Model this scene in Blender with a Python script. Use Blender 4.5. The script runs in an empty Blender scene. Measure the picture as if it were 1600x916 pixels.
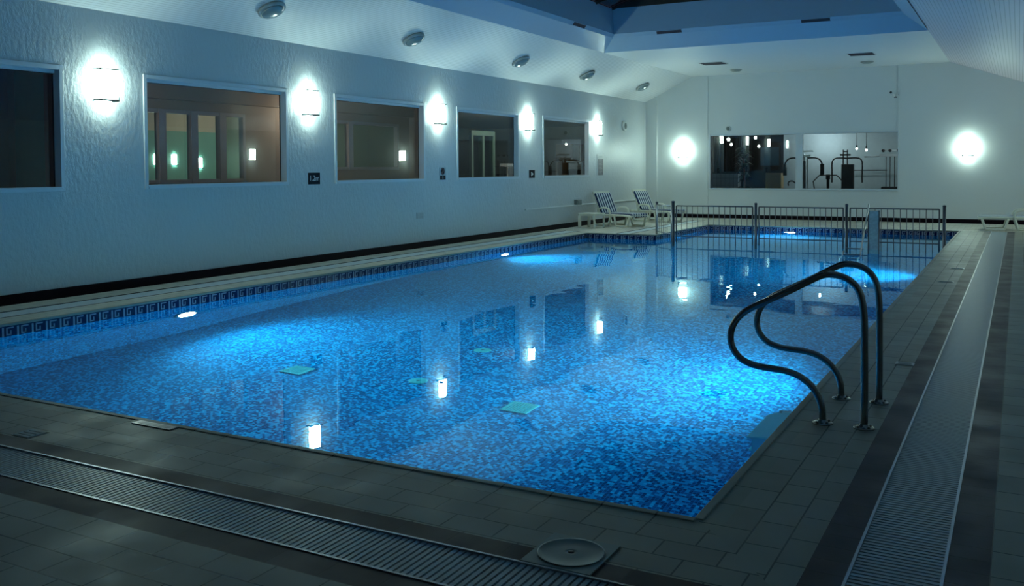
import bpy, math, random
from mathutils import Vector, Matrix
random.seed(7)
SC = bpy.context.scene
COL = SC.collection

# ------------------------------------------------------------------ camera
def rot_rows(yaw, pitch, roll):
    cy, sy = math.cos(yaw), math.sin(yaw)
    f = Vector((-sy, cy, 0)); r = Vector((cy, sy, 0)); u = Vector((0, 0, 1))
    f2 = math.cos(pitch) * f - math.sin(pitch) * u
    u2 = math.cos(pitch) * u + math.sin(pitch) * f
    r3 = math.cos(roll) * r + math.sin(roll) * u2
    u3 = math.cos(roll) * u2 - math.sin(roll) * r
    return r3, u3, f2
r3, u3, f2 = rot_rows(.4996, .0338, -.0058)
cam_d = bpy.data.cameras.new('camera')
cam = bpy.data.objects.new('camera', cam_d); COL.objects.link(cam)
cam_d.sensor_width = 36.0; cam_d.lens = 1452.8 / 1600 * 36.0
cam_d.shift_y = -(458 - 311.5) / 1600
cam_d.clip_start = .05; cam_d.clip_end = 200
b = -f2
cam.matrix_world = Matrix(((r3.x, u3.x, b.x, 0), (r3.y, u3.y, b.y, 0), (r3.z, u3.z, b.z, 1.6), (0, 0, 0, 1)))
SC.camera = cam

# ------------------------------------------------------------------ view, world
SC.view_settings.view_transform = 'Standard'
SC.view_settings.look = 'None'
SC.view_settings.gamma = 1.0
SC.view_settings.use_curve_mapping = False
SC.view_settings.exposure = 0.12
SC.render.engine = 'CYCLES'
SC.cycles.use_denoising = True
SC.cycles.max_bounces = 10
SC.cycles.diffuse_bounces = 4
SC.cycles.glossy_bounces = 4
SC.cycles.transmission_bounces = 6
SC.cycles.transparent_max_bounces = 12
SC.cycles.sample_clamp_indirect = 6.0
SC.cycles.blur_glossy = 0.5
W = bpy.data.worlds.new('night_sky'); SC.world = W; W.use_nodes = True
W.node_tree.nodes['Background'].inputs[0].default_value = (.30, .22, .38, 1)
W.node_tree.nodes['Background'].inputs[1].default_value = .03

LAMP_POWER = 74.0        # emission strength of the wall lamp diffusers
LAMP_COL = (.71, 1.0, .86, 1)
POOL_POWER = 800.0       # watts of each underwater lamp
POOL_COL = (.34, .86, 1.0)

# ------------------------------------------------------------------ key sizes (metres)
XL, XR = -10.546, 2.4          # left and right wall faces
YF, YN = 28.37, -9.0           # far and near wall faces
PX0, PX1, PY0, PY1 = -9.26, -1.27, 4.054, 25.03     # pool
NX, NY = -7.50, 20.79          # notch: the far bay is narrower
WZ = -.125                     # water level
CZ, CX0, CX1 = 4.42, -9.02, -1.713
SLR = .357                     # right slope fall per metre
WELL_Y0, WELL_Y1 = 1.0, 21.3
GX0, GX1 = -.578, -.238        # right channel
GY0, GY1 = 2.949, 3.285        # near channel
DKX0, DKX1 = -.73, -.084
DKY0, DKY1 = 2.79, 3.430
WINS = [(.80, 3.50), (4.80, 7.52), (8.85, 11.60), (12.89, 15.60), (16.92, 19.62), (21.0, 23.76)]
WZ0, WZ1 = 1.39, 2.86
FW = (-8.445, -3.03, .934, 2.55)

# ------------------------------------------------------------------ mesh builder
class MB:
    def __init__(s): s.v = []; s.f = []; s.m = []; s.sm = []
    def face(s, pts, mi=0, sm=False):
        n = len(s.v); s.v += [tuple(p) for p in pts]; s.f.append(list(range(n, n + len(pts)))); s.m.append(mi); s.sm.append(sm)
    def box(s, x0, x1, y0, y1, z0, z1, mi=0, M=None):
        if x0 > x1: x0, x1 = x1, x0
        if y0 > y1: y0, y1 = y1, y0
        if z0 > z1: z0, z1 = z1, z0
        P = [(x0,y0,z0),(x1,y0,z0),(x1,y1,z0),(x0,y1,z0),(x0,y0,z1),(x1,y0,z1),(x1,y1,z1),(x0,y1,z1)]
        if M is not None: P = [tuple(M @ Vector(p)) for p in P]
        n = len(s.v); s.v += P
        for q in ((3,2,1,0),(4,5,6,7),(0,1,5,4),(1,2,6,5),(2,3,7,6),(3,0,4,7)):
            s.f.append([n + i for i in q]); s.m.append(mi); s.sm.append(False)
        return s
    def prism(s, poly, z0, z1, mi=0, ax='z', M=None):
        # poly: list of 2D points, counter clockwise seen from +axis
        def p3(a, c):
            p = {'z': (a[0], a[1], c), 'y': (a[0], c, a[1]), 'x': (c, a[0], a[1])}[ax]
            return tuple(M @ Vector(p)) if M is not None else p
        n = len(s.v); k = len(poly)
        s.v += [p3(a, z0) for a in poly] + [p3(a, z1) for a in poly]
        fl = ax == 'y'
        def add(q):
            s.f.append(q[::-1] if fl else q); s.m.append(mi); s.sm.append(False)
        add([n + i for i in range(k)][::-1]); add([n + k + i for i in range(k)])
        for i in range(k):
            j = (i + 1) % k; add([n + i, n + j, n + k + j, n + k + i])
        return s
    def tube(s, pts, r, seg=12, closed=False, mi=0, caps=True):
        P = [Vector(p) for p in pts]; n0 = len(s.v); N = len(P)
        T = []
        for i in range(N):
            if closed: t = P[(i + 1) % N] - P[i - 1]
            else: t = P[min(i + 1, N - 1)] - P[max(i - 1, 0)]
            T.append(t.normalized())
        up = Vector((0, 0, 1)) if abs(T[0].z) < .9 else Vector((1, 0, 0))
        nr = (up - T[0] * up.dot(T[0])).normalized()
        for i in range(N):
            nr = (nr - T[i] * nr.dot(T[i])).normalized(); bi = T[i].cross(nr)
            rr = r[i] if isinstance(r, (list, tuple)) else r
            for k in range(seg):
                a = 2 * math.pi * k / seg
                s.v.append(tuple(P[i] + (nr * math.cos(a) + bi * math.sin(a)) * rr))
        for i in range(N if closed else N - 1):
            j = (i + 1) % N
            for k in range(seg):
                l = (k + 1) % seg
                s.f.append([n0 + i*seg + k, n0 + i*seg + l, n0 + j*seg + l, n0 + j*seg + k]); s.m.append(mi); s.sm.append(True)
        if caps and not closed:
            s.f.append([n0 + k for k in range(seg)][::-1]); s.m.append(mi); s.sm.append(False)
            s.f.append([n0 + (N-1)*seg + k for k in range(seg)]); s.m.append(mi); s.sm.append(False)
        return s
    def lathe(s, prof, M=None, seg=24, mi=0, sm=True):
        # prof: (radius, height) pairs around local z
        n0 = len(s.v)
        for (r, h) in prof:
            for k in range(seg):
                a = 2 * math.pi * k / seg
                p = Vector((r * math.cos(a), r * math.sin(a), h))
                s.v.append(tuple(M @ p) if M is not None else tuple(p))
        for i in range(len(prof) - 1):
            for k in range(seg):
                l = (k + 1) % seg
                s.f.append([n0 + i*seg + k, n0 + i*seg + l, n0 + (i+1)*seg + l, n0 + (i+1)*seg + k]); s.m.append(mi); s.sm.append(sm)
        for i, rev in ((0, True), (len(prof) - 1, False)):
            if prof[i][0] > 1e-4:
                q = [n0 + i*seg + k for k in range(seg)]
                s.f.append(q[::-1] if rev else q); s.m.append(mi); s.sm.append(False)
        return s
    def build(s, name, mats, parent=None, bevel=0, loc=None):
        me = bpy.data.meshes.new(name)
        me.from_pydata(s.v, [], s.f)
        if not isinstance(mats, (list, tuple)): mats = [mats]
        for m in mats: me.materials.append(m)
        me.polygons.foreach_set('material_index', s.m)
        me.polygons.foreach_set('use_smooth', s.sm)
        me.update()
        o = bpy.data.objects.new(name, me); COL.objects.link(o)
        if parent: o.parent = parent
        if loc: o.location = loc
        if bevel:
            md = o.modifiers.new('bevel', 'BEVEL'); md.width = bevel; md.segments = 2; md.limit_method = 'ANGLE'
        return o

def smooth_path(pts, n=6):
    P = [Vector(p) for p in pts]; out = []
    for i in range(len(P) - 1):
        p0 = P[max(i-1, 0)]; p1 = P[i]; p2 = P[i+1]; p3 = P[min(i+2, len(P)-1)]
        for k in range(n):
            t = k / n
            out.append(.5 * ((2*p1) + (p2-p0)*t + (2*p0-5*p1+4*p2-p3)*t*t + (3*p1-p0-3*p2+p3)*t**3))
    out.append(P[-1]); return out

def tag(o, label, cat, group=None, kind=None):
    o['label'] = label; o['category'] = cat
    if group: o['group'] = group
    if kind: o['kind'] = kind
    return o
def struct(o, label=None):
    o['kind'] = 'structure'
    if label: o['label'] = label
    return o
def thing(name, label, cat, loc=(0,0,0), rz=0, group=None):
    o = bpy.data.objects.new(name, None); COL.objects.link(o)
    o.location = loc; o.rotation_euler = (0, 0, rz); o.empty_display_size = .1
    return tag(o, label, cat, group)
def dup(root, loc, rz=None, label=None, group=None):
    r = root.copy(); COL.objects.link(r); r.location = loc
    if rz is not None: r.rotation_euler = (0, 0, rz)
    if label: r['label'] = label
    if group: r['group'] = group
    for ch in list(root.children):
        c = ch.copy(); COL.objects.link(c); c.parent = r
        for g in list(ch.children):
            d = g.copy(); COL.objects.link(d); d.parent = c
    return r

# ------------------------------------------------------------------ materials
class NT:
    def __init__(s, name):
        s.m = bpy.data.materials.new(name); s.m.use_nodes = True
        s.t = s.m.node_tree; s.n = s.t.nodes; s.l = s.t.links
        s.p = s.n['Principled BSDF']; s.out = s.n['Material Output']
        s.tc = s.n.new('ShaderNodeTexCoord')
    def new(s, k, **kw):
        n = s.n.new(k)
        for a, v in kw.items(): setattr(n, a, v)
        return n
    def link(s, a, b): s.l.new(a, b)
    def mth(s, op, a, b=None):
        n = s.new('ShaderNodeMath', operation=op)
        for i, x in enumerate((a, b)):
            if x is None: continue
            if isinstance(x, (int, float)): n.inputs[i].default_value = x
            else: s.link(x, n.inputs[i])
        return n.outputs[0]
    def mix(s, fac, a, b, blend='MIX'):
        n = s.new('ShaderNodeMix', data_type='RGBA', blend_type=blend)
        for i, x in ((0, fac), (6, a), (7, b)):
            if isinstance(x, (int, float)): n.inputs[i].default_value = x
            elif isinstance(x, tuple): n.inputs[i].default_value = x if len(x) == 4 else x + (1,)
            else: s.link(x, n.inputs[i])
        return n.outputs[2]
    def noise(s, scale, detail=3, vec=None, rough=.5):
        n = s.new('ShaderNodeTexNoise'); n.inputs['Scale'].default_value = scale; n.inputs['Detail'].default_value = detail
        n.inputs['Roughness'].default_value = rough
        s.link(vec or s.tc.outputs['Object'], n.inputs['Vector']); return n.outputs[0]
    def ramp(s, x, a, b, ca=(0,0,0,1), cb=(1,1,1,1)):
        n = s.new('ShaderNodeValToRGB'); n.color_ramp.elements[0].position = a; n.color_ramp.elements[1].position = b
        n.color_ramp.elements[0].color = ca; n.color_ramp.elements[1].color = cb
        s.link(x, n.inputs[0]); return n.outputs[0]
    def bump(s, h, strength=.3, dist=.01):
        n = s.new('ShaderNodeBump'); n.inputs['Strength'].default_value = strength; n.inputs['Distance'].default_value = dist
        s.link(h, n.inputs['Height']); s.link(n.outputs[0], s.p.inputs['Normal'])
    def base(s, c):
        if isinstance(c, tuple): s.p.inputs['Base Color'].default_value = c if len(c) == 4 else c + (1,)
        else: s.link(c, s.p.inputs['Base Color'])
    def set(s, **kw):
        for k, v in kw.items():
            s.p.inputs[{'rough': 'Roughness', 'metal': 'Metallic', 'ior': 'IOR', 'trans': 'Transmission Weight', 'spec': 'Specular IOR Level', 'coat': 'Coat Weight'}[k]].default_value = v
def simple(name, col, rough=.5, metal=0, var=.08, scale=8, bump=0, spec=.5):
    m = NT(name)
    n = m.noise(scale, 3)
    dark = tuple(c * (1 - var) for c in col[:3]); lite = tuple(min(1, c * (1 + var)) for c in col[:3])
    m.base(m.mix(n, dark, lite)); m.set(rough=rough, metal=metal, spec=spec)
    if bump: m.bump(m.noise(scale * 12, 2), bump, .003)
    return m.m
def emit(name, col, strength):
    m = NT(name); e = m.new('ShaderNodeEmission'); e.inputs[0].default_value = col if len(col) == 4 else tuple(col) + (1,); e.inputs[1].default_value = strength
    m.link(e.outputs[0], m.out.inputs[0]); return m.m

def plaster(name, col, bump=.5):
    m = NT(name)
    mp = m.new('ShaderNodeMapping'); mp.inputs['Scale'].default_value = (1, 1, .6); m.link(m.tc.outputs['Object'], mp.inputs[0])
    a = m.noise(17, 4, mp.outputs[0], .6)
    m.base(m.mix(m.noise(1.2, 3), tuple(c*.94 for c in col), col))
    m.set(rough=.42, spec=.45); m.bump(a, bump, .02); return m.m
def tiles(name, col, mortar, w, h, ox, oy, swap=False, rough=.5, off=.5, var=.10, msize=.0045):
    m = NT(name)
    sp = m.new('ShaderNodeSeparateXYZ'); m.link(m.tc.outputs['Object'], sp.inputs[0])
    x = m.mth('SUBTRACT', sp.outputs[0], ox); y = m.mth('SUBTRACT', sp.outputs[1], oy)
    cb = m.new('ShaderNodeCombineXYZ')
    m.link(y if swap else x, cb.inputs[0]); m.link(x if swap else y, cb.inputs[1])
    bt = m.new('ShaderNodeTexBrick'); m.link(cb.outputs[0], bt.inputs['Vector'])
    bt.offset = off; bt.inputs['Scale'].default_value = 1; bt.inputs['Brick Width'].default_value = w; bt.inputs['Row Height'].default_value = h
    bt.inputs['Mortar Size'].default_value = msize; bt.inputs['Mortar Smooth'].default_value = .15; bt.inputs['Bias'].default_value = 0
    bt.inputs['Color1'].default_value = tuple(c*(1-var) for c in col) + (1,); bt.inputs['Color2'].default_value = tuple(c*(1+var) for c in col) + (1,)
    bt.inputs['Mortar'].default_value = mortar + (1,)
    n = m.noise(2.3, 4)
    m.base(m.mix(m.mth('MULTIPLY', n, .5), bt.outputs['Color'], tuple(c*.7 for c in col)))
    m.link(m.ramp(m.noise(3, 3), .3, .8, (rough-.08,)*3 + (1,), (rough+.14,)*3 + (1,)), m.p.inputs['Roughness'])
    m.set(spec=.22)
    m.bump(m.mth('ADD', m.mth('MULTIPLY', bt.outputs['Fac'], -1.0), m.mth('MULTIPLY', m.noise(60, 2), .15)), .5, .003)
    return m.m
def mosaic(name):
    m = NT(name)
    vm = m.new('ShaderNodeVectorMath', operation='DIVIDE'); m.link(m.tc.outputs['Object'], vm.inputs[0]); vm.inputs[1].default_value = (.027, .027, .027)
    ad = m.new('ShaderNodeVectorMath', operation='ADD'); m.link(vm.outputs[0], ad.inputs[0]); ad.inputs[1].default_value = (.013, .013, .013)
    fl = m.new('ShaderNodeVectorMath', operation='FLOOR'); m.link(ad.outputs[0], fl.inputs[0])
    wn = m.new('ShaderNodeTexWhiteNoise', noise_dimensions='3D'); m.link(fl.outputs[0], wn.inputs[0])
    fr = m.new('ShaderNodeVectorMath', operation='FRACTION'); m.link(ad.outputs[0], fr.inputs[0])
    sp = m.new('ShaderNodeSeparateXYZ'); m.link(fr.outputs[0], sp.inputs[0])
    nm = m.new('ShaderNodeSeparateXYZ'); g = m.new('ShaderNodeNewGeometry'); m.link(g.outputs['Normal'], nm.inputs[0])
    lines = None
    for i in range(3):
        d = m.mth('ABSOLUTE', m.mth('SUBTRACT', sp.outputs[i], .5))
        e = m.mth('GREATER_THAN', d, .44)
        e = m.mth('MULTIPLY', e, m.mth('LESS_THAN', m.mth('ABSOLUTE', nm.outputs[i]), .5))
        lines = e if lines is None else m.mth('MAXIMUM', lines, e)
    cr = m.new('ShaderNodeValToRGB'); cr.color_ramp.interpolation = 'CONSTANT'
    el = cr.color_ramp.elements
    cols = [(0, (.001, .055, .17)), (.30, (.002, .13, .34)), (.55, (.004, .34, .66)), (.80, (.012, .48, .80)), (.93, (.002, .09, .26))]
    el[0].position = 0; el[0].color = cols[0][1] + (1,); el[1].position = cols[1][0]; el[1].color = cols[1][1] + (1,)
    for p, c in cols[2:]:
        e = el.new(p); e.color = c + (1,)
    m.link(wn.outputs['Value'], cr.inputs[0])
    m.base(m.mix(lines, cr.outputs[0], (.02, .25, .55)))
    m.set(rough=.5, spec=.04)
    return m.m
def striped(name, p, duty, ca, cb, axis=1, rough=.8, shift=0.0):
    m = NT(name)
    sp = m.new('ShaderNodeSeparateXYZ'); m.link(m.tc.outputs['Object'], sp.inputs[0])
    f = m.mth('FRACT', m.mth('DIVIDE', m.mth('ADD', sp.outputs[axis], 10 + shift), p))
    m.base(m.mix(m.mth('LESS_THAN', f, duty), ca, cb)); m.set(rough=rough, spec=.2)
    m.bump(m.noise(180, 2), .2, .002)
    return m.m
def boards(name, p, col, swapdir=0):
    # white tongue-and-groove boards running along y, grooves as shallow relief
    m = NT(name)
    sp = m.new('ShaderNodeSeparateXYZ'); m.link(m.tc.outputs['Object'], sp.inputs[0])
    f = m.mth('FRACT', m.mth('DIVIDE', m.mth('ADD', sp.outputs[0], 40), p))
    d = m.mth('ABSOLUTE', m.mth('SUBTRACT', f, .5))
    g = m.ramp(d, .36, .5)
    m.base(m.mix(g, col, tuple(c*.6 for c in col)))
    m.set(rough=.5, spec=.3); m.bump(m.mth('MULTIPLY', g, -1.0), .4, .004)
    return m.m
def pane_glass(name, tint=(.92, .97, .95, 1), extra=.03):
    m = NT(name)
    tr = m.new('ShaderNodeBsdfTransparent'); tr.inputs[0].default_value = tint
    gl = m.new('ShaderNodeBsdfGlossy'); gl.inputs['Roughness'].default_value = 0.0; gl.inputs[0].default_value = (1, 1, 1, 1)
    fr = m.new('ShaderNodeFresnel'); fr.inputs[0].default_value = 1.52
    mx = m.new('ShaderNodeMixShader'); m.link(m.mth('ADD', m.mth('MULTIPLY', fr.outputs[0], 1.35), extra), mx.inputs[0])
    m.link(tr.outputs[0], mx.inputs[1]); m.link(gl.outputs[0], mx.inputs[2]); m.link(mx.outputs[0], m.out.inputs[0])
    return m.m

M_wall = plaster('white_textured_plaster', (.57, .60, .62), .55)
M_wall_far = plaster('white_smooth_plaster', (.72, .74, .74), .16)
M_ceil = simple('white_ceiling_paint', (.74, .75, .76), .55, var=.03)
M_well = simple('gloss_paint_pool_light_tint', (.36, .48, .62), .22, var=.03)  # blue light rising from the pool is put into the lining colour
M_boards = boards('white_ceiling_boards', .043, (.74, .75, .76))
M_boards_r = boards('white_ceiling_boards_wide', .065, (.70, .63, .68))
M_skirt = simple('purple_black_skirting_tiles', (.008, .004, .009), .4, spec=.08)
M_navy_trim = simple('dark_navy_trim', (.01, .012, .03), .35)
BG = (.29, .285, .235)
M_tile_near = tiles('beige_deck_tiles_near', BG, (.035, .04, .04), .27, .16, -1.318, 3.766 - .16*200)
M_tile_right = tiles('beige_deck_tiles_right', BG, (.035, .04, .04), .275, .16, -1.011 - .16*200, 4.036, swap=True)
M_tile_back = tiles('beige_deck_tiles_outer', BG, (.035, .04, .04), .27, .165, .09, 2.79 - .165*200)
M_tile_side = tiles('beige_deck_tiles_side', BG, (.035, .04, .04), .27, .165, -.084 - .165*200, .1, swap=True)
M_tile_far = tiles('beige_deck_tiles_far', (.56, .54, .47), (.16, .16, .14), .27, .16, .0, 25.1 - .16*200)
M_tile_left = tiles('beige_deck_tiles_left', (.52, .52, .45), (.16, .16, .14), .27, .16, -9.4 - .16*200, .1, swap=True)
M_dark_near = tiles('purple_black_deck_tiles_near', (.016, .010, .020), (.006, .006, .008), .27, 40, 0.02, -20, rough=.55, off=0)
M_dark_right = tiles('purple_black_deck_tiles_right', (.022, .016, .028), (.008, .007, .010), .1375, 40, -20, .03, swap=True, rough=.5, off=0)
M_cope_near = tiles('coping_tiles_near', (.27, .29, .24), (.03, .035, .035), .27, 40, -1.45, -20, off=0)
M_cope_right = tiles('coping_tiles_right', (.27, .29, .24), (.03, .035, .035), .275, 40, -20, 4.036, swap=True, off=0)
M_mosaic = mosaic('blue_glass_mosaic')
M_frieze_bg = tiles('navy_frieze_tiles', (.008, .014, .07), (.01, .01, .03), .16, .16, 0, 0, rough=.2)
M_frieze_fg = simple('pale_frieze_mosaic', (.30, .34, .40), .3)
M_grate = simple('grey_grating_plastic', (.36, .42, .45), .42, var=.06)
M_grate_l = simple('pale_grating_plastic', (.66, .74, .78), .42, var=.05)
M_channel = simple('black_channel_void', (.006, .008, .010), .7)
M_steel_trim = simple('brushed_steel_trim', (.42, .44, .46), .38, 1.0, var=.05, scale=30)
M_steel = simple('dull_stainless_steel', (.26, .25, .23), .26, 1.0, var=.08, scale=20)
M_steel_dark = simple('dark_weathered_steel', (.17, .17, .19), .34, .9, var=.15, scale=20)
M_bolt = simple('black_bolt_steel', (.05, .05, .05), .4, .8)
M_frame = simple('white_painted_frame', (.62, .66, .70), .35, var=.03)
M_glass = pane_glass('window_pane_glass')
M_glass_sky = pane_glass('roof_glazing', (.6, .6, .62, 1), .05)
M_plastic = simple('white_garden_plastic', (.74, .74, .64), .35, var=.04)
M_lamp = emit('lamp_opal_glass', LAMP_COL, LAMP_POWER)
M_lampmetal = simple('lamp_bracket_metal', (.03, .04, .045), .5, .3)
M_backplate = simple('lamp_backplate_paint', (.6, .62, .62), .4)
M_dome = simple('bulkhead_opal_cover', (.22, .28, .30), .16, var=.05, spec=.6)
M_domering = simple('bulkhead_grey_ring', (.34, .36, .36), .35, var=.05)
M_black = simple('matt_black_paint', (.012, .012, .014), .5)
M_vent = simple('dark_vent_slot', (.03, .02, .04), .7)
M_signdark = simple('sign_black_plate', (.006, .006, .014), .6, spec=.1)
M_signwhite = simple('sign_white_print', (.62, .64, .64), .5)
M_cush = striped('blue_white_striped_fabric', .0875, .5, (.70, .74, .78, 1), (.02, .04, .12, 1), 1, shift=.02)
M_signred = simple('sign_ring_print', (.12, .10, .16), .5)

# water: one clear refracting surface
m = NT('clear_pool_water')
gls = m.new('ShaderNodeBsdfGlass'); gls.inputs['Color'].default_value = (.70, .95, 1.0, 1); gls.inputs['Roughness'].default_value = 0; gls.inputs['IOR'].default_value = 1.333
m.link(gls.outputs[0], m.out.inputs[0])
mp = m.new('ShaderNodeMapping'); mp.inputs['Scale'].default_value = (1, 1, 1); m.link(m.tc.outputs['Object'], mp.inputs[0])
m.bump(m.mth('ADD', m.noise(1.1, 2, mp.outputs[0]), m.mth('MULTIPLY', m.noise(5, 2, mp.outputs[0]), .10)), .06, .05)
m.l.new([n for n in m.n if n.type == 'BUMP'][0].outputs[0], gls.inputs['Normal'])
M_water = m.m

# ------------------------------------------------------------------ floor and deck
fb = MB()
FM = [M_tile_near, M_tile_right, M_tile_back, M_tile_side, M_dark_near, M_dark_right, M_cope_near, M_cope_right, M_tile_left, M_tile_far, M_channel]
c = .128
T = -.02
def slab(poly, mi, z=0.0): fb.prism(poly, z - .06, z, mi)
# coping (rounded nose ring, mitred) near, right, left, far and around the notch
slab([(PX0 - c, PY0 - c), (PX1 + c, PY0 - c), (PX1, PY0), (PX0, PY0)], 6)
slab([(PX1 + c, PY0 - c), (PX1 + c, PY1 + c), (PX1, PY1), (PX1, PY0)], 7)
slab([(PX0 - c, PY0 - c), (PX0, PY0), (PX0, NY), (PX0 - c, NY + c)], 8)
slab([(PX0, NY), (NX, NY), (NX - c, NY + c), (PX0 - c, NY + c)], 9)
slab([(NX, NY), (NX, PY1), (NX - c, PY1 + c), (NX - c, NY + c)], 8)
slab([(NX, PY1), (PX1, PY1), (PX1 + c, PY1 + c), (NX - c, PY1 + c)], 9)
# inner rows
slab([(PX0 - c, DKY1), (DKX0, DKY1), (PX1 + c, PY0 - c), (PX0 - c, PY0 - c)], 0)
slab([(DKX0, DKY1), (DKX0, 25.2), (PX1 + c, 25.2), (PX1 + c, PY0 - c)], 1)
# dark bands either side of the channels
fb.box(XL, DKX0, GY1, DKY1, -.06, 0, 4); fb.box(XL, GX1, DKY0, GY0, -.06, 0, 4)
fb.box(DKX0, GX0, GY1, 25.2, -.06, 0, 5); fb.box(GX1, DKX1, DKY0, 25.2, -.06, 0, 5)
# channel beds
fb.box(XL, GX1, GY0, GY1, -.12, -.10, 10); fb.box(GX0, GX1, GY1, 25.2, -.12, -.10, 10)
# outer fields
fb.box(XL, XR, YN, DKY0, -.06, 0, 2); fb.box(DKX1, XR, DKY0, 25.2, -.06, 0, 3)
# far deck and left deck
LG0, LG1 = -10.09, -9.68
fb.box(PX1 + c, XR, 25.2, YF, -.06, 0, 9)
fb.box(NX - c, PX1 + c, PY1 + c, YF, -.06, 0, 9)
fb.box(XL, LG0, DKY1, 21.3, -.06, 0, 8); fb.box(LG1, PX0 - c, DKY1, NY + c, -.06, 0, 8)
fb.box(LG0, LG1, DKY1, 21.3, -.12, -.10, 10)
BGX0, BGX1 = -8.55, -8.2      # channel beside the far bay
fb.box(LG1, BGX0, NY + c, 21.3, -.06, 0, 9)
fb.box(XL, BGX0, 21.3, YF, -.06, 0, 9)
fb.box(BGX0, BGX1, NY + c, 27.0, -.12, -.10, 10); fb.box(BGX0, BGX1, 27.0, YF, -.06, 0, 9)
fb.box(BGX1, NX - c, NY + c, YF, -.06, 0, 9)
struct(fb.build('floor', FM))
# thin nosing lip along the pool edge
nb = MB()
for a, bb_, n_ in (((PX0, PY0), (PX1, PY0), (0, -1)), ((PX1, PY0), (PX1, PY1), (1, 0)), ((PX0, PY0), (PX0, NY), (-1, 0)), ((PX0, NY), (NX, NY), (0, 1)), ((NX, NY), (NX, PY1), (-1, 0)), ((NX, PY1), (PX1, PY1), (0, 1))):
    x0, x1 = sorted((a[0], bb_[0])); y0, y1 = sorted((a[1], bb_[1]))
    if n_[0]: x0, x1 = sorted((a[0] - n_[0]*.012, a[0] + n_[0]*.035))
    else: y0, y1 = sorted((a[1] - n_[1]*.012, a[1] + n_[1]*.035))
    nb.box(x0, x1, y0, y1, -.022, .006)
struct(nb.build('trim_1', M_cope_near, bevel=.006))

# ------------------------------------------------------------------ pool basin
pb = MB()
def floor_z(y):
    K = [(PY0, -1.98), (8.2, -1.93), (12.6, -1.25), (16.5, -1.08), (20.8, -1.0), (PY1, -.92)]
    for (a, za), (b2, zb) in zip(K, K[1:]):
        if y <= b2: return za + (zb - za) * (y - a) / (b2 - a)
    return K[-1][1]
YK = [PY0, 8.2, 12.6, 16.5, NY, PY1]
for y0, y1 in zip(YK, YK[1:]):
    xl = PX0 if y1 <= NY + 1e-6 else NX
    z0, z1 = floor_z(y0), floor_z(y1)
    pb.face([(xl, y0, z0), (PX1, y0, z0), (PX1, y1, z1), (xl, y1, z1)])
    pb.face([(xl, y0, z0), (xl, y1, z1), (xl, y1, -.02), (xl, y0, -.02)])
    pb.face([(PX1, y1, z1), (PX1, y0, z0), (PX1, y0, -.02), (PX1, y1, -.02)])
pb.face([(PX1, PY0, floor_z(PY0)), (PX0, PY0, floor_z(PY0)), (PX0, PY0, -.02), (PX1, PY0, -.02)])
pb.face([(NX, PY1, floor_z(PY1)), (PX1, PY1, floor_z(PY1)), (PX1, PY1, -.02), (NX, PY1, -.02)])
pb.face([(PX0, NY, floor_z(NY)), (NX, NY, floor_z(NY)), (NX, NY, -.02), (PX0, NY, -.02)])
struct(pb.build('pool_basin', M_mosaic), 'blue mosaic lined swimming pool basin with a narrower far bay')
# greek key frieze at the waterline
kb = MB()
def frieze(p0, p1, inward):
    # p0->p1 along wall; inward unit normal into the pool
    d = Vector((p1[0]-p0[0], p1[1]-p0[1])); L = d.length; d.normalize()
    def q(u, z, o): return (p0[0] + d.x*u + inward[0]*o, p0[1] + d.y*u + inward[1]*o, z)
    def rect(u0, u1, z0, z1, o, mi):
        f = [q(u0, z0, o), q(u1, z0, o), q(u1, z1, o), q(u0, z1, o)]
        n = (Vector(f[1]) - Vector(f[0])).cross(Vector(f[2]) - Vector(f[0]))
        if n.x*inward[0] + n.y*inward[1] < 0: f = f[::-1]
        kb.face(f, mi)
    rect(0, L, -.155, -.02, .004, 0)
    n = int(L / .165)
    p = L / n
    for i in range(n):
        u = i * p
        for (a0, a1, b0, b1) in ((.01, .032, -.150, -.032), (.055, .14, -.048, -.034), (.055, .072, -.118, -.034), (.072, .115, -.118, -.104), (.10, .115, -.118, -.070)):
            rect(u + a0, u + a1, b0, b1, .007, 1)
frieze((PX0, PY0), (PX0, NY), (1, 0)); frieze((PX0, NY), (NX, NY), (0, -1)); frieze((NX, NY), (NX, PY1), (1, 0)); frieze((NX, PY1), (PX1, PY1), (0, -1))
frieze((PX1, PY1), (PX1, PY0), (-1, 0)); frieze((PX1, PY0), (PX0, PY0), (0, 1))
struct(kb.build('trim_2', [M_frieze_bg, M_frieze_fg]), 'greek key frieze of navy and pale mosaic along the waterline')

wb = MB()
wb.face([(PX0 - .0, PY0, WZ), (PX1, PY0, WZ), (PX1, PY1, WZ), (NX, PY1, WZ), (NX, NY, WZ), (PX0, NY, WZ)])
tag(wb.build('pool_water', M_water), 'still clear blue water filling the swimming pool', 'water', kind='stuff')

# ------------------------------------------------------------------ walls and ceiling
def zc_right(x): return CZ + .02 - SLR * (x - CX1)
HR = zc_right(XR)
TW = .125
def wall_with_holes(name, mats, plane, a0, a1, z0, z1, holes, face, thick):
    # plane 'x' wall at x=face, spanning a (y) ; holes: (a0,a1,z0,z1)
    hx_ = [(h[0] - .03, h[1] + .03, h[2] - .03, h[3] + .03) for h in holes]   # the frame lining covers the rough opening
    mb = MB(); cuts = sorted({a0, a1, *[h[0] for h in hx_], *[h[1] for h in hx_]})
    for u0, u1 in zip(cuts, cuts[1:]):
        hs = [h for h in hx_ if h[0] <= u0 + 1e-6 and h[1] >= u1 - 1e-6]
        segs = [(z0, z1)] if not hs else [(z0, hs[0][2]), (hs[0][3], z1)]
        for s0, s1 in segs:
            if plane == 'x': mb.box(face, face + thick, u0, u1, s0, s1)
            else: mb.box(u0, u1, face, face + thick, s0, s1)
    return struct(mb.build(name, mats))
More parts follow.
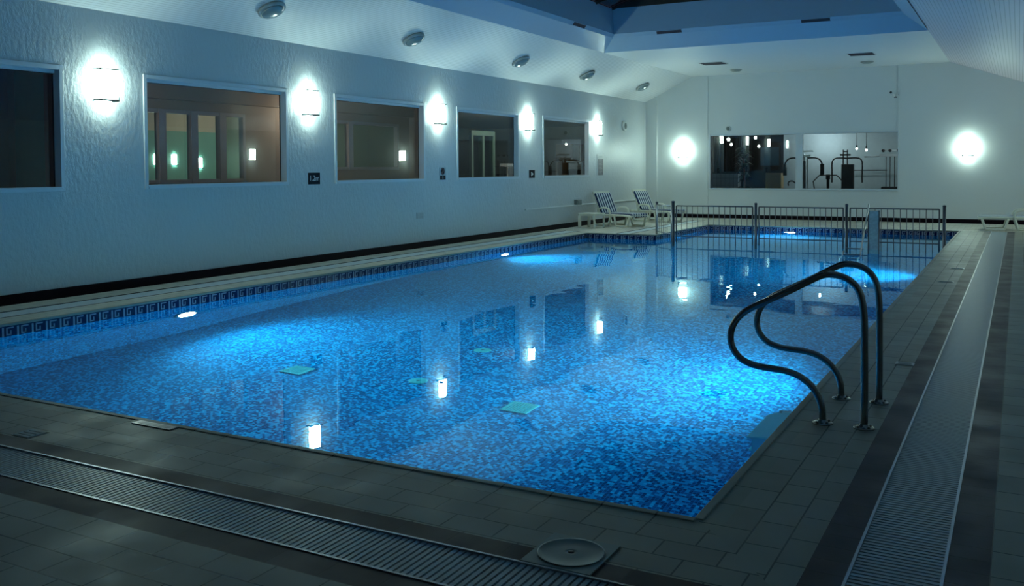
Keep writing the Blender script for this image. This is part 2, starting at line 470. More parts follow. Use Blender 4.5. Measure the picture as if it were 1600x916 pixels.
wall_with_holes('wall_left', M_wall, 'x', YN, YF + .3, -.1, 3.68, [(a, b2, WZ0, WZ1) for a, b2 in WINS], XL, -TW)
# far wall: recessed infill panel around the window, plain wall each side, gable top
fw = MB()
fx0, fx1, fz0, fz1 = FW
rec = .05
fw.box(XL - TW, -10.18, YF - .05, YF + .2, -.1, 4.1)
fw.prism([(-10.18, -.1), (-8.53, -.1), (-8.53, 4.5), (-9.0, 4.5), (-10.18, 4.0)], YF, YF + .2, 0, 'y')
fw.box(-8.53, fx0, YF + .02, YF + .2, -.1, 4.5)
fw.box(fx0, fx1, YF + .02, YF + .2, -.1, fz0); fw.box(fx0, fx1, YF + .02, YF + .2, fz1, 4.5)
fw.box(fx1, CX1, YF - .03, YF + .2, -.1, 4.5)
fw.prism([(CX1, -.1), (XR, -.1), (XR, HR + .05), (CX1, 4.5)], YF - .03, YF + .2, 0, 'y')
struct(fw.build('wall_far', M_wall_far))
rw = MB(); rw.box(XR, XR + .2, YN, YF + .2, -.1, HR + .1); struct(rw.build('wall_right', M_wall))
nw = MB(); nw.box(XL - TW, XR + .2, YN - .2, YN, -.1, 4.6); struct(nw.build('wall_near', M_wall))
# ceiling: slopes, flats around the well
cl = MB()
def quadslab(pts, mi, th=.05):
    up = [(p[0], p[1], p[2] + th) for p in pts]
    cl.face(pts[::-1], mi); cl.face(up, mi)
    for i in range(4):
        j = (i + 1) % 4; cl.face([pts[i], pts[j], up[j], up[i]], mi)
ya, yb = YN - .1, YF + .1
quadslab([(XL - .02, ya, 3.67), (CX0, ya, CZ), (CX0, yb, CZ), (XL - .02, yb, 3.67)], 0)
quadslab([(CX1, ya, CZ + .02), (XR + .05, ya, zc_right(XR + .05)), (XR + .05, yb, zc_right(XR + .05)), (CX1, yb, CZ + .02)], 1)
quadslab([(CX0, WELL_Y1, CZ), (CX1, WELL_Y1, CZ + .02), (CX1, yb, CZ + .02), (CX0, yb, CZ)], 2)
quadslab([(CX0, ya, CZ), (CX1, ya, CZ + .02), (CX1, WELL_Y0, CZ + .02), (CX0, WELL_Y0, CZ)], 2)
struct(cl.build('ceiling', [M_boards, M_boards_r, M_ceil]))
# skylight well: splayed cove, narrow ledge, upright shaft
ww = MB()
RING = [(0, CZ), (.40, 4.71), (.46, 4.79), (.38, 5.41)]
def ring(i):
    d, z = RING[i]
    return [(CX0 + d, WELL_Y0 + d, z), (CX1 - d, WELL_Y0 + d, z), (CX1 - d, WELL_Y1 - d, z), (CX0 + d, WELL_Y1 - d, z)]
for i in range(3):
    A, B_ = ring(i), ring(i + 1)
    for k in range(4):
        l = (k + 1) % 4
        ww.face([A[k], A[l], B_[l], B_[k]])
struct(ww.build('trim_3', M_well), 'splayed lining of the skylight well with blue pool light in its colour')
# roof glazing
SX0, SX1, SY0, SY1 = CX0 + .38, CX1 - .38, WELL_Y0 + .38, WELL_Y1 - .38
xm = (SX0 + SX1) / 2
sky = thing('skylight', 'dark glazed rooflight over the skylight well', 'skylight', (xm, (SY0 + SY1)/2, 5.41))
cy_ = (SY0 + SY1) / 2
gb = MB(); hx = (SX1 - SX0)/2; hy = (SY1 - SY0)/2
for sgn in (-1, 1):
    gb.prism([(sgn*hx, 0.02), (sgn*hx, .045), (0, 1.045), (0, 1.02)] if sgn > 0 else [(sgn*hx, 0.02), (0, 1.02), (0, 1.045), (sgn*hx, .045)], -hy, hy, 0, 'y')
gb.build('glazing', M_glass_sky, sky)
for k in range(21):
    y = -hy + 2*hy*k/20
    rb = MB()
    for sgn in (-1, 1):
        rb.prism([(sgn*hx, -.04), (sgn*hx, .02), (0, 1.02), (0, .96)] if sgn > 0 else [(sgn*hx, -.04), (0, .96), (0, 1.02), (sgn*hx, .02)], y - .025, y + .025, 0, 'y')
    rb.build('rafter', M_black, sky)
for y in (-hy, hy):
    ge = MB(); ge.prism([(-hx, 0), (hx, 0), (0, 1.02)], y - .02, y + .02, 0, 'y'); ge.build('gable_panel', M_black, sky)

# skirting boards
sk = MB(); sk.box(XL, XL + .012, YN, YF, 0, .125); struct(sk.build('baseboard_left', M_skirt))
sk = MB(); sk.box(XL, -10.18, YF - .062, YF - .05, 0, .12); sk.box(-10.18, -8.53, YF - .012, YF, 0, .12); sk.box(-8.53, fx1, YF + .008, YF + .02, 0, .12); sk.box(fx1, XR, YF - .042, YF - .03, 0, .12)
struct(sk.build('baseboard_far', M_skirt))
sk = MB(); sk.box(XR - .012, XR, YN, YF, 0, .12); struct(sk.build('baseboard_right', M_skirt))
# low ledge along left wall at the far end
lb = MB(); lb.box(XL, XL + .04, 19.95, YF - .05, .565, .595)
struct(lb.build('trim_4', M_wall_far, bevel=.004), 'thin white dado ledge along the far end of the left wall')

# ------------------------------------------------------------------ windows of the left wall
def window_left(i, a, b2):
    root = MB()
    # reveal lining + frame lip standing slightly proud of wall
    w = .055; o = .018
    root.box(XL - .12, XL + o, a - w, a, WZ0 - w, WZ1 + w); root.box(XL - .12, XL + o, b2, b2 + w, WZ0 - w, WZ1 + w)
    root.box(XL - .12, XL + o, a, b2, WZ1, WZ1 + w); root.box(XL - .12, XL + o + .01, a, b2, WZ0 - w, WZ0)
    fr = struct(root.build(f'window_{i}', M_frame, bevel=.004))
    bd = MB(); e = .010
    bd.box(XL - .118, XL - .104, a, a + e, WZ0, WZ1); bd.box(XL - .118, XL - .104, b2 - e, b2, WZ0, WZ1)
    bd.box(XL - .118, XL - .104, a, b2, WZ1 - .05, WZ1 - .04); bd.box(XL - .118, XL - .104, a, b2, WZ0, WZ0 + e)
    bd.build('glazing_bead', M_black, fr)
    hd = MB(); hd.box(XL - .12, XL - .075, a, b2, WZ1 - .042, WZ1); hd.build('head_rail', M_frame, fr)
    gl = MB(); gl.face([(XL - .10, a, WZ0), (XL - .10, b2, WZ0), (XL - .10, b2, WZ1), (XL - .10, a, WZ1)]); gl.build('pane', M_glass, fr)
    sl = MB(); sl.box(XL - .085, XL + .03, a - .02, b2 + .02, WZ0 - .02, WZ0 + .004); sl.build('sill', M_frame, fr, bevel=.003)
for i, (a, b2) in enumerate(WINS): window_left(i + 1, a, b2)
# far window with a mullion
w = .05
fr = MB()
fr.box(fx0 - w, fx0, YF - .02, YF + .15, fz0 - w, fz1 + w); fr.box(fx1, fx1 + .03, YF - .04, YF + .15, fz0 - w, fz1 + w)
fr.box(fx0, fx1, YF - .01, YF + .15, fz1, fz1 + w); fr.box(fx0, fx1, YF - .02, YF + .15, fz0 - w, fz0)
fr.box(-5.86, -5.66, YF + .01, YF + .14, fz0, fz1)
fr = struct(fr.build('window_7', M_frame, bevel=.004))
for (u0, u1) in ((fx0, -5.86), (-5.66, fx1)):
    gl = MB(); gl.face([(u0, YF + .06, fz0), (u1, YF + .06, fz0), (u1, YF + .06, fz1), (u0, YF + .06, fz1)]); gl.build('pane', M_glass, fr)

# ------------------------------------------------------------------ channel gratings
def grating(name, label, x0, x1, y0, y1, along, mat, trim=M_steel_trim, pitch=.032):
    cx, cy = (x0 + x1)/2, (y0 + y1)/2
    t = thing(name, label, 'drain grate', (cx, cy, 0), 0)
    hx, hy = (x1 - x0)/2, (y1 - y0)/2
    sl = MB()
    if along == 'x':
        n = int(2*hx/pitch)
        for i in range(n):
            u = -hx + pitch*(i + .5); sl.box(u - pitch*.33, u + pitch*.33, -hy + .01, hy - .01, -.022, -.004)
        sl.box(-hx, hx, -.004, .004, -.03, -.009)
        sp = [(-hx, hx, -hy, -hy + .012), (-hx, hx, hy - .012, hy)]
    else:
        n = int(2*hy/pitch)
        for i in range(n):
            u = -hy + pitch*(i + .5); sl.box(-hx + .01, hx - .01, u - pitch*.33, u + pitch*.33, -.022, -.004)
        sl.box(-.004, .004, -hy, hy, -.03, -.009)
        sp = [(-hx, -hx + .012, -hy, hy), (hx - .012, hx, -hy, hy)]
    sl.build('slats', mat, t)
    for (a, b2, c2, d) in sp:
        e = MB(); e.box(a, b2, c2, d, -.06, .004); e.build('edge_strip', trim, t)
grating('channel_grate', 'grey slatted drain grate crossing the near deck between dark tile bands', XL + .02, GX0 - .001, GY0, GY1, 'x', M_grate)
grating('channel_grate', 'long grey slatted drain grate running up the right deck to the far lounger', GX0, GX1, GY0, 25.2, 'y', M_grate)
grating('channel_grate', 'pale drain grate along the foot of the left wall', LG0, LG1, DKY1, 21.3, 'y', M_grate_l, M_black)
grating('channel_grate', 'short pale drain grate beside the narrower far bay of the pool', BGX0, BGX1, NY + c, 27.0, 'y', M_grate_l, M_black)

# square plate with round inspection cover let into the near deck
t = thing('access_cover', 'square deck plate with a round dished cover beside the near drain grate', 'drain cover', (-1.612, 3.446, 0))
p_ = MB(); p_.box(-.155, .155, -.16, .16, -.02, .006); p_.build('plate', simple('greenish_cover_plastic', (.20, .25, .23), .5), t, bevel=.002)
p_ = MB(); p_.lathe([(.138, .006), (.142, .010), (.134, .010), (.128, .007), (.06, .009), (.03, .010), (.014, .010), (.012, .004), (.0001, .004)], seg=40)
p_.build('round_cover', simple('grey_cover_plastic', (.20, .24, .23), .45, spec=.3), t)
p_ = MB(); p_.lathe([(.014, .0102), (.013, .0115), (.0001, .0115)], seg=16); p_.build('centre_plug', M_black, t)
# small lids and fittings in the deck tiles
def lid(x, y, sx, sy, label, rz=0):
    t = thing('deck_lid', label, 'lid', (x, y, 0), rz)
    a = MB(); a.box(-sx/2, sx/2, -sy/2, sy/2, -.01, .004); a.build('frame', simple('lid_frame_metal', (.35, .38, .38), .3, .6), t, bevel=.001)
    a = MB(); a.box(-sx/2 + .008, sx/2 - .008, -sy/2 + .008, sy/2 - .008, .003, .006)
    for k in range(3): a.box(-sx/2 + .02, sx/2 - .02, -sy/4 + k*sy/4 - .003, -sy/4 + k*sy/4 + .003, .006, .008)
    a.build('lid_plate', simple('lid_plate_plastic', (.27, .33, .34), .28), t)
lid(-5.262, 3.510, .16, .14, 'small pale square lid in the near deck tiles at the left')
lid(-.795, 8.06, .14, .12, 'small pale lid in the right deck tiles beyond the grab rails')
lid(-.83, 15.9, .20, .10, 'small pale lid in the right deck, farther of the two far ones')
lid(-.87, 14.0, .20, .10, 'small pale lid in the right deck, nearer of the two far ones')
t = thing('coping_marker', 'pinkish inlaid strip on the near pool coping', 'marker', (-4.73, 3.985, 0))
a = MB(); a.box(-.17, .17, -.035, .035, -.002, .007); a.build('plate', simple('worn_marker_metal', (.40, .36, .36), .3, .3), t, bevel=.001)
a = MB(); a.box(-.13, .13, -.018, .018, .0065, .008); a.build('inset', simple('worn_marker_inset', (.25, .22, .22), .35), t)

# ------------------------------------------------------------------ grab rails and pool step
def grab_rail(y, pts, label):
    t = thing('grab_rail', label, 'handrail', (-.94, y, 0), 0, 'pool grab rails')
    P = [(x + .94, 0, z) for x, z in pts]
    r = MB(); r.tube(smooth_path(P, 5), .0215, 16); r.build('rail', M_steel, t)
    for x in (P[0][0], P[-1][0]):
        f = MB(); f.lathe([(.062, 0), (.062, .006), (.055, .010), (.032, .012), (.027, .026), (.0225, .028)], Matrix.Translation((x, 0, 0)), 28)
        fo = f.build('flange', M_steel, t)
        for k in range(4):
            a = math.pi/4 + k*math.pi/2; bo = MB()
            bo.lathe([(.009, .009), (.009, .016), (.005, .018), (.0001, .018)], Matrix.Translation((x + .045*math.cos(a), .045*math.sin(a), 0)), 8)
            bo.build('bolt', M_bolt, fo)
RAIL = [(-.815, .005), (-.813, .2), (-.815, .45), (-.818, .67), (-.835, .80), (-.870, .870), (-.930, .915), (-1.010, .932), (-1.085, .915), (-1.24, .829), (-1.40, .745), (-1.525, .678), (-1.60, .607), (-1.635, .52), (-1.626, .43), (-1.57, .358), (-1.477, .322), (-1.37, .312), (-1.29, .306), (-1.21, .284), (-1.143, .242), (-1.091, .18), (-1.063, .10), (-1.058, .005)]
grab_rail(5.956, RAIL, 'curved stainless grab rail at the pool edge, nearer of the pair')
grab_rail(6.645, RAIL, 'curved stainless grab rail at the pool edge, farther of the pair')
M_step = simple('teal_step_plastic', (.03, .55, .58), .35, var=.05)
t = thing('pool_steps', 'teal plastic step unit under water below the grab rails', 'pool steps', (PX1, 6.42, 0))
a = MB(); a.prism([(-.29, -.36), (-.29, .24), (-.21, .36), (-.02, .36), (-.02, -.36)], -.34, -.30, 0); a.build('tread', M_step, t, bevel=.004)
for k, z in enumerate((-.62, -.92, -1.22)):
    a = MB(); a.box(-.29, -.02, -.30, .30, z - .035, z); a.build('tread', M_step, t, bevel=.004)
for y in (-.34, .32):
    a = MB(); a.box(-.26, -.03, y, y + .025, -1.5, -.33); a.build('side_panel', M_step, t)
a = MB(); a.tube([(-.12, -.30, -.45), (-.12, .30, -.45)], .015, 8); a.build('crossbar', M_steel_dark, t)
a = MB(); a.tube([(-.22, .33, -.25), (.0, .33, -.25)], .012, 8); a.tube([(-.22, .33, -.32), (-.22, .33, -.25)], .012, 8); a.build('fixing_bar', M_steel_dark, t)

# ------------------------------------------------------------------ underwater lamps and floor outlets
M_lens = emit('pool_lamp_lens', (.75, .93, 1, 1), 90)
def pool_lamp(loc, d, label):
    t = thing('pool_lamp', label, 'pool light', loc, math.atan2(d[1], d[0]), 'underwater pool lamps')
    R = Matrix.Rotation(math.pi/2, 4, 'Y')
    a = MB(); a.lathe([(.18, 0), (.18, .02), (.165, .035), (.145, .035), (.142, .028)], R, 32); a.build('rim', M_steel_trim, t)
    a = MB(); a.lathe([(.142, .028), (.10, .040), (.0001, .048)], R, 32); a.build('lens', M_lens, t)
    L = bpy.data.lights.new('pool_lamp_light', 'SPOT'); L.energy = POOL_POWER; L.color = POOL_COL; L.spot_size = math.radians(142); L.spot_blend = 1.0; L.shadow_soft_size = .05
    o = bpy.data.objects.new('pool_lamp_light', L); COL.objects.link(o); o.parent = t; o.location = (.07, 0, 0)
    o.rotation_euler = Vector((1, 0, -.06)).to_track_quat('-Z', 'Y').to_euler()
pool_lamp((PX0, 8.31, -.79), (1, 0), 'round underwater lamp in the left pool wall, nearer of two there')
pool_lamp((PX0, 16.60, -.62), (1, 0), 'round underwater lamp in the left pool wall, farther of two there')
pool_lamp((PX1, 8.9, -.79), (-1, 0), 'round underwater lamp in the right pool wall below the deck, nearer of two there')
pool_lamp((PX1, 16.60, -.62), (-1, 0), 'round underwater lamp in the right pool wall below the deck, farther of two there')
pool_lamp((-5.30, PY1, -.42), (0, -1), 'round underwater lamp in the far wall of the pool bay')
M_outlet = simple('teal_outlet_plastic', (.04, .46, .50), .5)
for x, lab in ((-6.72, 'square teal grating on the pool floor, nearer the left wall'), (-4.04, 'square teal grating on the pool floor, nearer the right wall')):
    z = floor_z(7.52)
    t = thing('floor_outlet', lab, 'pool drain', (x, 7.52, z), 0, 'square pool floor outlets')
    t.scale = (.75, .75, 1)
    a = MB()
    for k in range(9): a.box(-.15 + k*.035, -.15 + k*.035 + .020, -.16, .16, .012, .022)
    a.build('bars', M_outlet, t)
    a = MB(); a.box(-.18, .18, -.18, -.155, 0, .025); a.box(-.18, .18, .155, .18, 0, .025); a.box(-.18, -.155, -.155, .155, 0, .025); a.box(.155, .18, -.155, .155, 0, .025)
    a.build('frame', M_outlet, t)
for y, lab in ((7.80, 'round teal inlet disc on the pool floor, nearer one'), (9.1, 'round teal inlet disc on the pool floor, farther one')):
    t = thing('floor_inlet', lab, 'pool inlet', (-5.36, y, floor_z(y)), 0, 'round pool floor inlets')
    a = MB(); a.lathe([(.10, 0), (.10, .012), (.085, .02), (.0001, .022)], seg=28); a.build('disc', M_outlet, t)
    a = MB(); a.lathe([(.02, .02), (.02, .028), (.0001, .028)], seg=12); a.build('centre_screw', M_steel_dark, t)

# ------------------------------------------------------------------ wall lamps
def wall_lamp():
    # built against a wall whose room side is local +x; origin at wall, lamp centre height
    t = thing('wall_lamp', '', 'wall lamp', (0, 0, 0))
    a = MB(); a.box(0, .025, -.10, .10, -.15, .15); a.build('back_plate', M_backplate, t, bevel=.003)
    a = MB()
    prof = [(-.12, .045), (-.12, .09), (-.09, .112), (0, .124), (.09, .112), (.12, .09), (.12, .045)]
    a.prism([(x, y) for (y, x) in prof][::-1], -.185, .185, 0); a.build('diffuser', M_lamp, t)
    e = .138
    a = MB()
    a.tube([(.0, -e, .197), (.128, -e, .197), (.128, e, .197), (.0, e, .197)], .008, 6)
    a.tube([(.128, -e, .197), (.128, -e, .09)], .008, 6); a.build('top_wire', M_lampmetal, t)
    a = MB(); a.tube([(.0, -e, -.207), (.128, -e, -.207), (.128, e, -.207), (.0, e, -.207)], .014, 6)
    a.tube([(.128, -e, -.205), (.128, -e, -.15)], .006, 6); a.tube([(.128, e, -.205), (.128, e, -.16)], .006, 6); a.build('bottom_clip', M_lampmetal, t)
    return t
L0 = wall_lamp(); used = False
LEFT = [(4.12, 2.72, 'nearest lamp of the left wall, left of the first window'), (8.136, 2.72, 'leftmost bright lamp on the left wall, between the two nearest windows'),
        (12.122, 2.72, 'bright lamp on the left wall above the 1.2m depth sign'), (16.114, 2.72, 'bright lamp on the left wall above the round prohibition sign'),
        (20.104, 2.72, 'bright lamp on the left wall between its two farthest windows'), (24.345, 2.72, 'bright lamp on the left wall above the tall white notice')]
def put_lamp(loc, rz, label):
    global used
    if not used:
        L0.location = loc; L0.rotation_euler = (0, 0, rz); L0['label'] = label; L0['group'] = 'wall lamps around the pool hall'; used = True
    else: dup(L0, loc, rz, label, 'wall lamps around the pool hall')
for y, z, lab in LEFT[1:]: put_lamp((XL, y + .03, z), 0, lab)
put_lamp((-9.32, YF, 2.10), -math.pi/2, 'bright lamp on the far wall, left of the wide window')
put_lamp((-1.248, YF - .03, 2.07), -math.pi/2, 'bright lamp on the far wall, right of the wide window')
put_lamp((XR, 24.3, 2.12), math.pi, 'bright lamp on the right wall, mirrored in the second left window')

# ------------------------------------------------------------------ bulkhead ceiling lights, vents, detectors
def bulkhead():
    t = thing('bulkhead_light', '', 'ceiling light')
    a = MB(); a.lathe([(.20, 0), (.215, -.015), (.215, -.04), (.195, -.055), (.18, -.055)], seg=36); a.build('ring', M_domering, t)
    a = MB(); a.lathe([(.18, -.05), (.165, -.078), (.12, -.10), (.06, -.112), (.0001, -.115)], seg=36); a.build('cover', M_dome, t)
    return t
B0 = bulkhead(); ang = math.atan2(CZ - 3.67, CX0 - XL)
for i, (y, lab) in enumerate([(10.58, 'unlit round ceiling light on the left slope, nearest of five'), (14.3, 'unlit round ceiling light on the left slope, second nearest'), (18.5, 'unlit round ceiling light on the left slope, middle of five'),
                              (22.17, 'unlit round ceiling light on the left slope, second from the far wall'), (26.2, 'unlit round ceiling light on the left slope, nearest the far wall')]):
    x = -9.86; z = 3.67 + (x - XL) * (CZ - 3.67)/(CX0 - XL)
    o = B0 if i == 0 else dup(B0, (0, 0, 0))
    o.location = (x, y, z); o.rotation_euler = (0, -ang, 0); o['label'] = lab; o['group'] = 'bulkhead lights on the left slope'
def vent(x, y, z, sx, sy, label, rx=0, ry=0):
    t = thing('air_vent', label, 'vent', (x, y, z)); t.rotation_euler = (rx, ry, 0)
    a = MB(); a.box(-sx/2, sx/2, -sy/2, sy/2, -.006, .002)
    a.build('slot', M_vent, t)
    a = MB(); e = .018
    a.box(-sx/2 - e, sx/2 + e, -sy/2 - e, -sy/2, -.010, .002); a.box(-sx/2 - e, sx/2 + e, sy/2, sy/2 + e, -.010, .002)
    a.box(-sx/2 - e, -sx/2, -sy/2, sy/2, -.010, .002); a.box(sx/2, sx/2 + e, -sy/2, sy/2, -.010, .002); a.build('surround', M_ceil, t)
    a = MB()
    for k in range(4): a.box(-sx/2, sx/2, -sy/2 + sy*(k + .5)/4 - .008, -sy/2 + sy*(k + .5)/4 + .008, -.012, -.006)
    a.build('louvres', M_vent, t)
vent(-7.37, 25.02, CZ, .62, .62, 'dark square vent in the flat ceiling, left of two before the far wall')
vent(-3.55, 25.02, CZ + .013, .60, .62, 'dark square vent in the flat ceiling, right of two before the far wall')
def detector(x, y, z, r, label, d=None):
    t = thing('ceiling_light', label, 'ceiling light', (x, y, z))
    a = MB(); a.lathe([(r, 0), (r, -.02), (r*.85, -.035)], seg=28); a.build('ring', M_domering, t)
    a = MB(); a.lathe([(r*.85, -.033), (r*.6, -.055), (.0001, -.062)], seg=28); a.build('cover', M_domering, t)
detector(-7.28, 27.0, CZ, .17, 'flat round ceiling fitting behind the left square vent')
detector(-3.67, 26.92, CZ + .013, .17, 'flat round ceiling fitting behind the right square vent')
# slots on the far ledge and left ledge of the well
d0, z0_ = RING[1]; d1, z1_ = RING[2]
zl = (z0_ + z1_)/2; dl = (d0 + d1)/2
tilt = math.atan2(z1_ - z0_, d1 - d0)
for x, lab in ((-7.2, 'dark slot vent in the far ledge of the skylight well, left one'), (-3.9, 'dark slot vent in the far ledge of the skylight well, right one')):
    t = thing('slot_vent', lab, 'vent', (x, WELL_Y1 - dl, zl)); t.rotation_euler = (-tilt, 0, 0)
    a = MB(); a.box(-.3, .3, -.038, .038, -.010, .0); a.build('slot', M_vent, t)
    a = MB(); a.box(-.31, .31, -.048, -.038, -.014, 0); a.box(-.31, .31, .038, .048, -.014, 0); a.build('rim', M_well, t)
for y, lab in ((18.9, 'dark slot vent in the left ledge of the skylight well, farther one'), (13.2, 'dark slot vent in the left ledge of the skylight well, nearer one')):
    t = thing('slot_vent', lab, 'vent', (CX0 + dl, y, zl)); t.rotation_euler = (0, -tilt, 0)
    a = MB(); a.box(-.038, .038, -.3, .3, -.010, .0); a.build('slot', M_vent, t)
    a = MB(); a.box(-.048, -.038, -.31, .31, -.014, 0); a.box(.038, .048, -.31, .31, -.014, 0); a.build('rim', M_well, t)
# wall speakers and small fittings
def speaker(loc, rz, label, sc=1.0):
    t = thing('wall_speaker', label, 'speaker', loc, rz)
    R = Matrix.Rotation(math.pi/2, 4, 'Y')
    a = MB(); a.lathe([(.15*sc, 0), (.15*sc, .05), (.125*sc, .06)], R, 30); a.build('ring', M_backplate, t)
    a = MB(); a.lathe([(.125*sc, .055), (.10*sc, .06), (.0001, .065)], R, 30); a.build('grille', simple('speaker_grille', (.13, .17, .18), .6, bump=.4), t)
speaker((XL, 26.43, 2.85), 0, 'round grey speaker high on the left wall near the far corner')
speaker((-7.883, YF + .02, 2.77), -math.pi/2, 'small round fitting above the left end of the wide far window', .55)
t = thing('security_camera', 'small ceiling-height camera on a bracket near the top of the far wall', 'security camera', (-3.06, YF - .03, 3.62))
a = MB(); a.box(.02, .07, -.03, 0, -.05, .06); a.build('wall_plate', M_frame, t)
a = MB(); a.tube([(.045, -.02, 0), (.0, -.10, -.05), (-.06, -.12, -.05)], .012, 8); a.build('arm', M_frame, t)
a = MB(); a.tube([(-.06, -.12, -.06), (-.13, -.22, .03)], .038, 12); cbody = a.build('body', M_frame, t)
a = MB(); a.tube([(-.13, -.22, .03), (-.145, -.24, .045)], .032, 12); a.build('lens', M_black, cbody)
a = MB(); a.lathe([(.035, -.02), (.04, 0), (.03, .02)], Matrix.Translation((-.03, -.10, -.09)), 12); a.build('joint', M_steel_dark, t)
t = thing('junction_box', 'small grey box on the low ledge of the left wall', 'junction box', (XL + .05, 22.97, .595))
a = MB(); a.box(-.05, .05, -.14, .14, 0, .13); a.build('body', simple('grey_box_plastic', (.13, .16, .16), .4), t, bevel=.01)
a = MB(); a.box(.045, .056, -.10, .10, .02, .11); a.build('cover', simple('grey_cover_plate', (.2, .22, .22), .4), t, bevel=.003)
a = MB(); a.tube([(0, .14, .05), (0, .20, .05), (0, .22, .02), (0, .22, 0)], .012, 8); a.build('cable', M_black, t)
t = thing('wall_vent', 'faint square louvred vent low on the left wall below the round sign', 'vent', (XL, 15.46, .655))
a = MB(); a.box(0, .008, -.12, .12, -.065, .065); a.build('plate', simple('vent_plate_paint', (.50, .50, .50), .5), t, bevel=.002)
a = MB()
for k in range(5): a.box(.006, .014, -.10, .10, -.05 + k*.022, -.042 + k*.022)
a.build('louvres', simple('vent_louvre_paint', (.36, .36, .38), .5), t)

# ------------------------------------------------------------------ signs
def text_mesh(name, body, size, mat, parent, loc, plane='x'):
    cu = bpy.data.curves.new(name, 'FONT'); cu.body = body; cu.size = size; cu.align_x = 'CENTER'; cu.align_y = 'CENTER'; cu.extrude = .001
    tmp = bpy.data.objects.new('tmp', cu)
    me = bpy.data.meshes.new_from_object(tmp); bpy.data.objects.remove(tmp)
    # lay the lettering upright, readable from +x, left-to-right along +y
    R = Matrix(((0, 0, 1, 0), (1, 0, 0, 0), (0, 1, 0, 0), (0, 0, 0, 1)))
    me.transform(R); me.materials.clear(); me.materials.append(mat)
    o = bpy.data.objects.new(name, me); COL.objects.link(o); o.parent = parent; o.location = loc
    return o
def sign_plate(loc, sy, sz, label, mat=M_signdark):
    t = thing('sign', label, 'sign', loc)
    a = MB(); a.box(0, .008, -sy/2, sy/2, -sz/2, sz/2); a.build('plate', mat, t, bevel=.002); return t
t = sign_plate((XL, 12.287, 1.438), .30, .20, 'black depth sign reading 1.2m between two left windows')
text_mesh('lettering', '1.2m', .13, M_signwhite, t, (.010, 0, 0))
t = sign_plate((XL, 20.352, 1.445), .30, .195, 'small black sign with a pale arrowhead between the farthest left windows')
a = MB(); a.prism([(-.05, .055), (-.05, -.055), (.075, 0)][::-1], .008, .0105, 0, 'x'); a.build('arrowhead', M_signwhite, t)
t = thing('sign', 'round ringed prohibition sign above a small dark plate on the left wall', 'sign', (XL, 16.31, 1.487))
a = MB(); a.box(0, .006, -.12, .12, -.132, .132); a.build('backing', simple('pale_sign_backing', (.36, .44, .50), .5), t)
R = Matrix.Translation((.006, 0, .05)) @ Matrix.Rotation(math.pi/2, 4, 'Y')
a = MB(); a.lathe([(.078, 0), (.078, .003), (.062, .003), (.062, 0)], R, 28, sm=False); a.build('ring', M_signred, t)
a = MB(); a.box(.006, .010, -.07, .07, -.006, .006, 0, Matrix.Translation((0, 0, .05)) @ Matrix.Rotation(math.radians(45), 4, 'X')); a.build('bar', M_signred, t)
a = MB(); a.lathe([(.014, 0), (.014, .002), (.0001, .002)], Matrix.Translation((.006, .01, .075)) @ Matrix.Rotation(math.pi/2, 4, 'Y'), 12); a.prism([(-.03, .03), (.0, .02), (.03, .05), (.03, .065), (-.005, .045), (-.03, .045)], .006, .0085, 0, 'x'); a.build('swimmer_mark', M_black, t)
a = MB(); a.box(.006, .010, -.10, .10, -.125, -.04); pl = a.build('lower_plate', M_signdark, t)
for y in (-.045, .045):
    a = MB(); a.box(.0098, .012, y - .012 if y > 0 else y - .012, y + .012, -.105, -.055); a.build('mark', M_black, pl)
a = MB(); a.box(.0098, .0115, -.015, .015, -.11, -.05); a.build('pale_bar', simple('sign_blue_grey', (.2, .24, .3), .5), pl)
t = sign_plate((XL, 24.62, 1.67), .50, .60, 'tall white notice with a dark block of small print near the far corner', M_signwhite)
a = MB(); a.box(.008, .011, -.18, .18, -.29, .17); blk = a.build('print_block', simple('notice_dark_print', (.05, .05, .08), .5), t)
a = MB()
for k in range(12):
    z = .145 - k*.036; wd = random.uniform(.10, .16); a.box(.011, .0125, -.15, -.15 + 2*wd, z - .006, z + .006)
a.build('text_lines', simple('notice_grey_lines', (.22, .22, .26), .5), blk)
a = MB(); a.box(.008, .010, -.13, .13, .225, .245); a.build('heading_line', simple('notice_heading', (.4, .45, .45), .5), t)

# ------------------------------------------------------------------ pool fence in the water
FY = 20.45; FH = .765
t = thing('pool_fence', 'dark metal railing fence standing across the pool before the far bay', 'fence', (-4.2, FY, WZ))
def L(x, y, z): return (x + 4.2, y - FY, z - WZ)
def post(x, y, h, r=.028, z0=None):
    a = MB(); zb = z0 if z0 is not None else floor_z(y)
    a.tube([L(x, y, zb), L(x, y, h)], r, 12); a.lathe([(r*1.1, 0), (r*1.1, .02), (r*.6, .035), (.0001, .038)], Matrix.Translation(L(x, y, h)), 12); return a.build('post', M_steel_dark, t)
PST = [(-7.60, 21.15, .74, .03, 0.0), (-6.96, FY, .79, .04, None), (-5.07, FY, .77, .03, None), (-3.17, FY, .77, .03, None), (-1.31, FY, .77, .032, None)]
for x, y, h, r, z0 in PST: post(x, y, h, r, z0)
def panel(p0, p1, n, z0=.02, z1=.715, rb=.008, top=M_steel_dark):
    v = Vector((p1[0]-p0[0], p1[1]-p0[1])); Ln = v.length; v.normalize()
    def q(u, z): return L(p0[0] + v.x*u, p0[1] + v.y*u, z)
    a = MB()
    a.tube([q(0, z1), q(Ln, z1)], .014, 8); a.tube([q(0, z0), q(Ln, z0)], .012, 8)
    a.tube([q(0, z0 - .25), q(0, z1)], .016, 8); a.tube([q(Ln, z0 - .25), q(Ln, z1)], .016, 8)
    fr = a.build('panel_frame', top, t)
    for k in range(1, n):
        a = MB(); u = Ln*k/n; a.tube([q(u, z0 - .60), q(u, z1)], rb, 6); a.build('bar', M_steel_dark, fr)
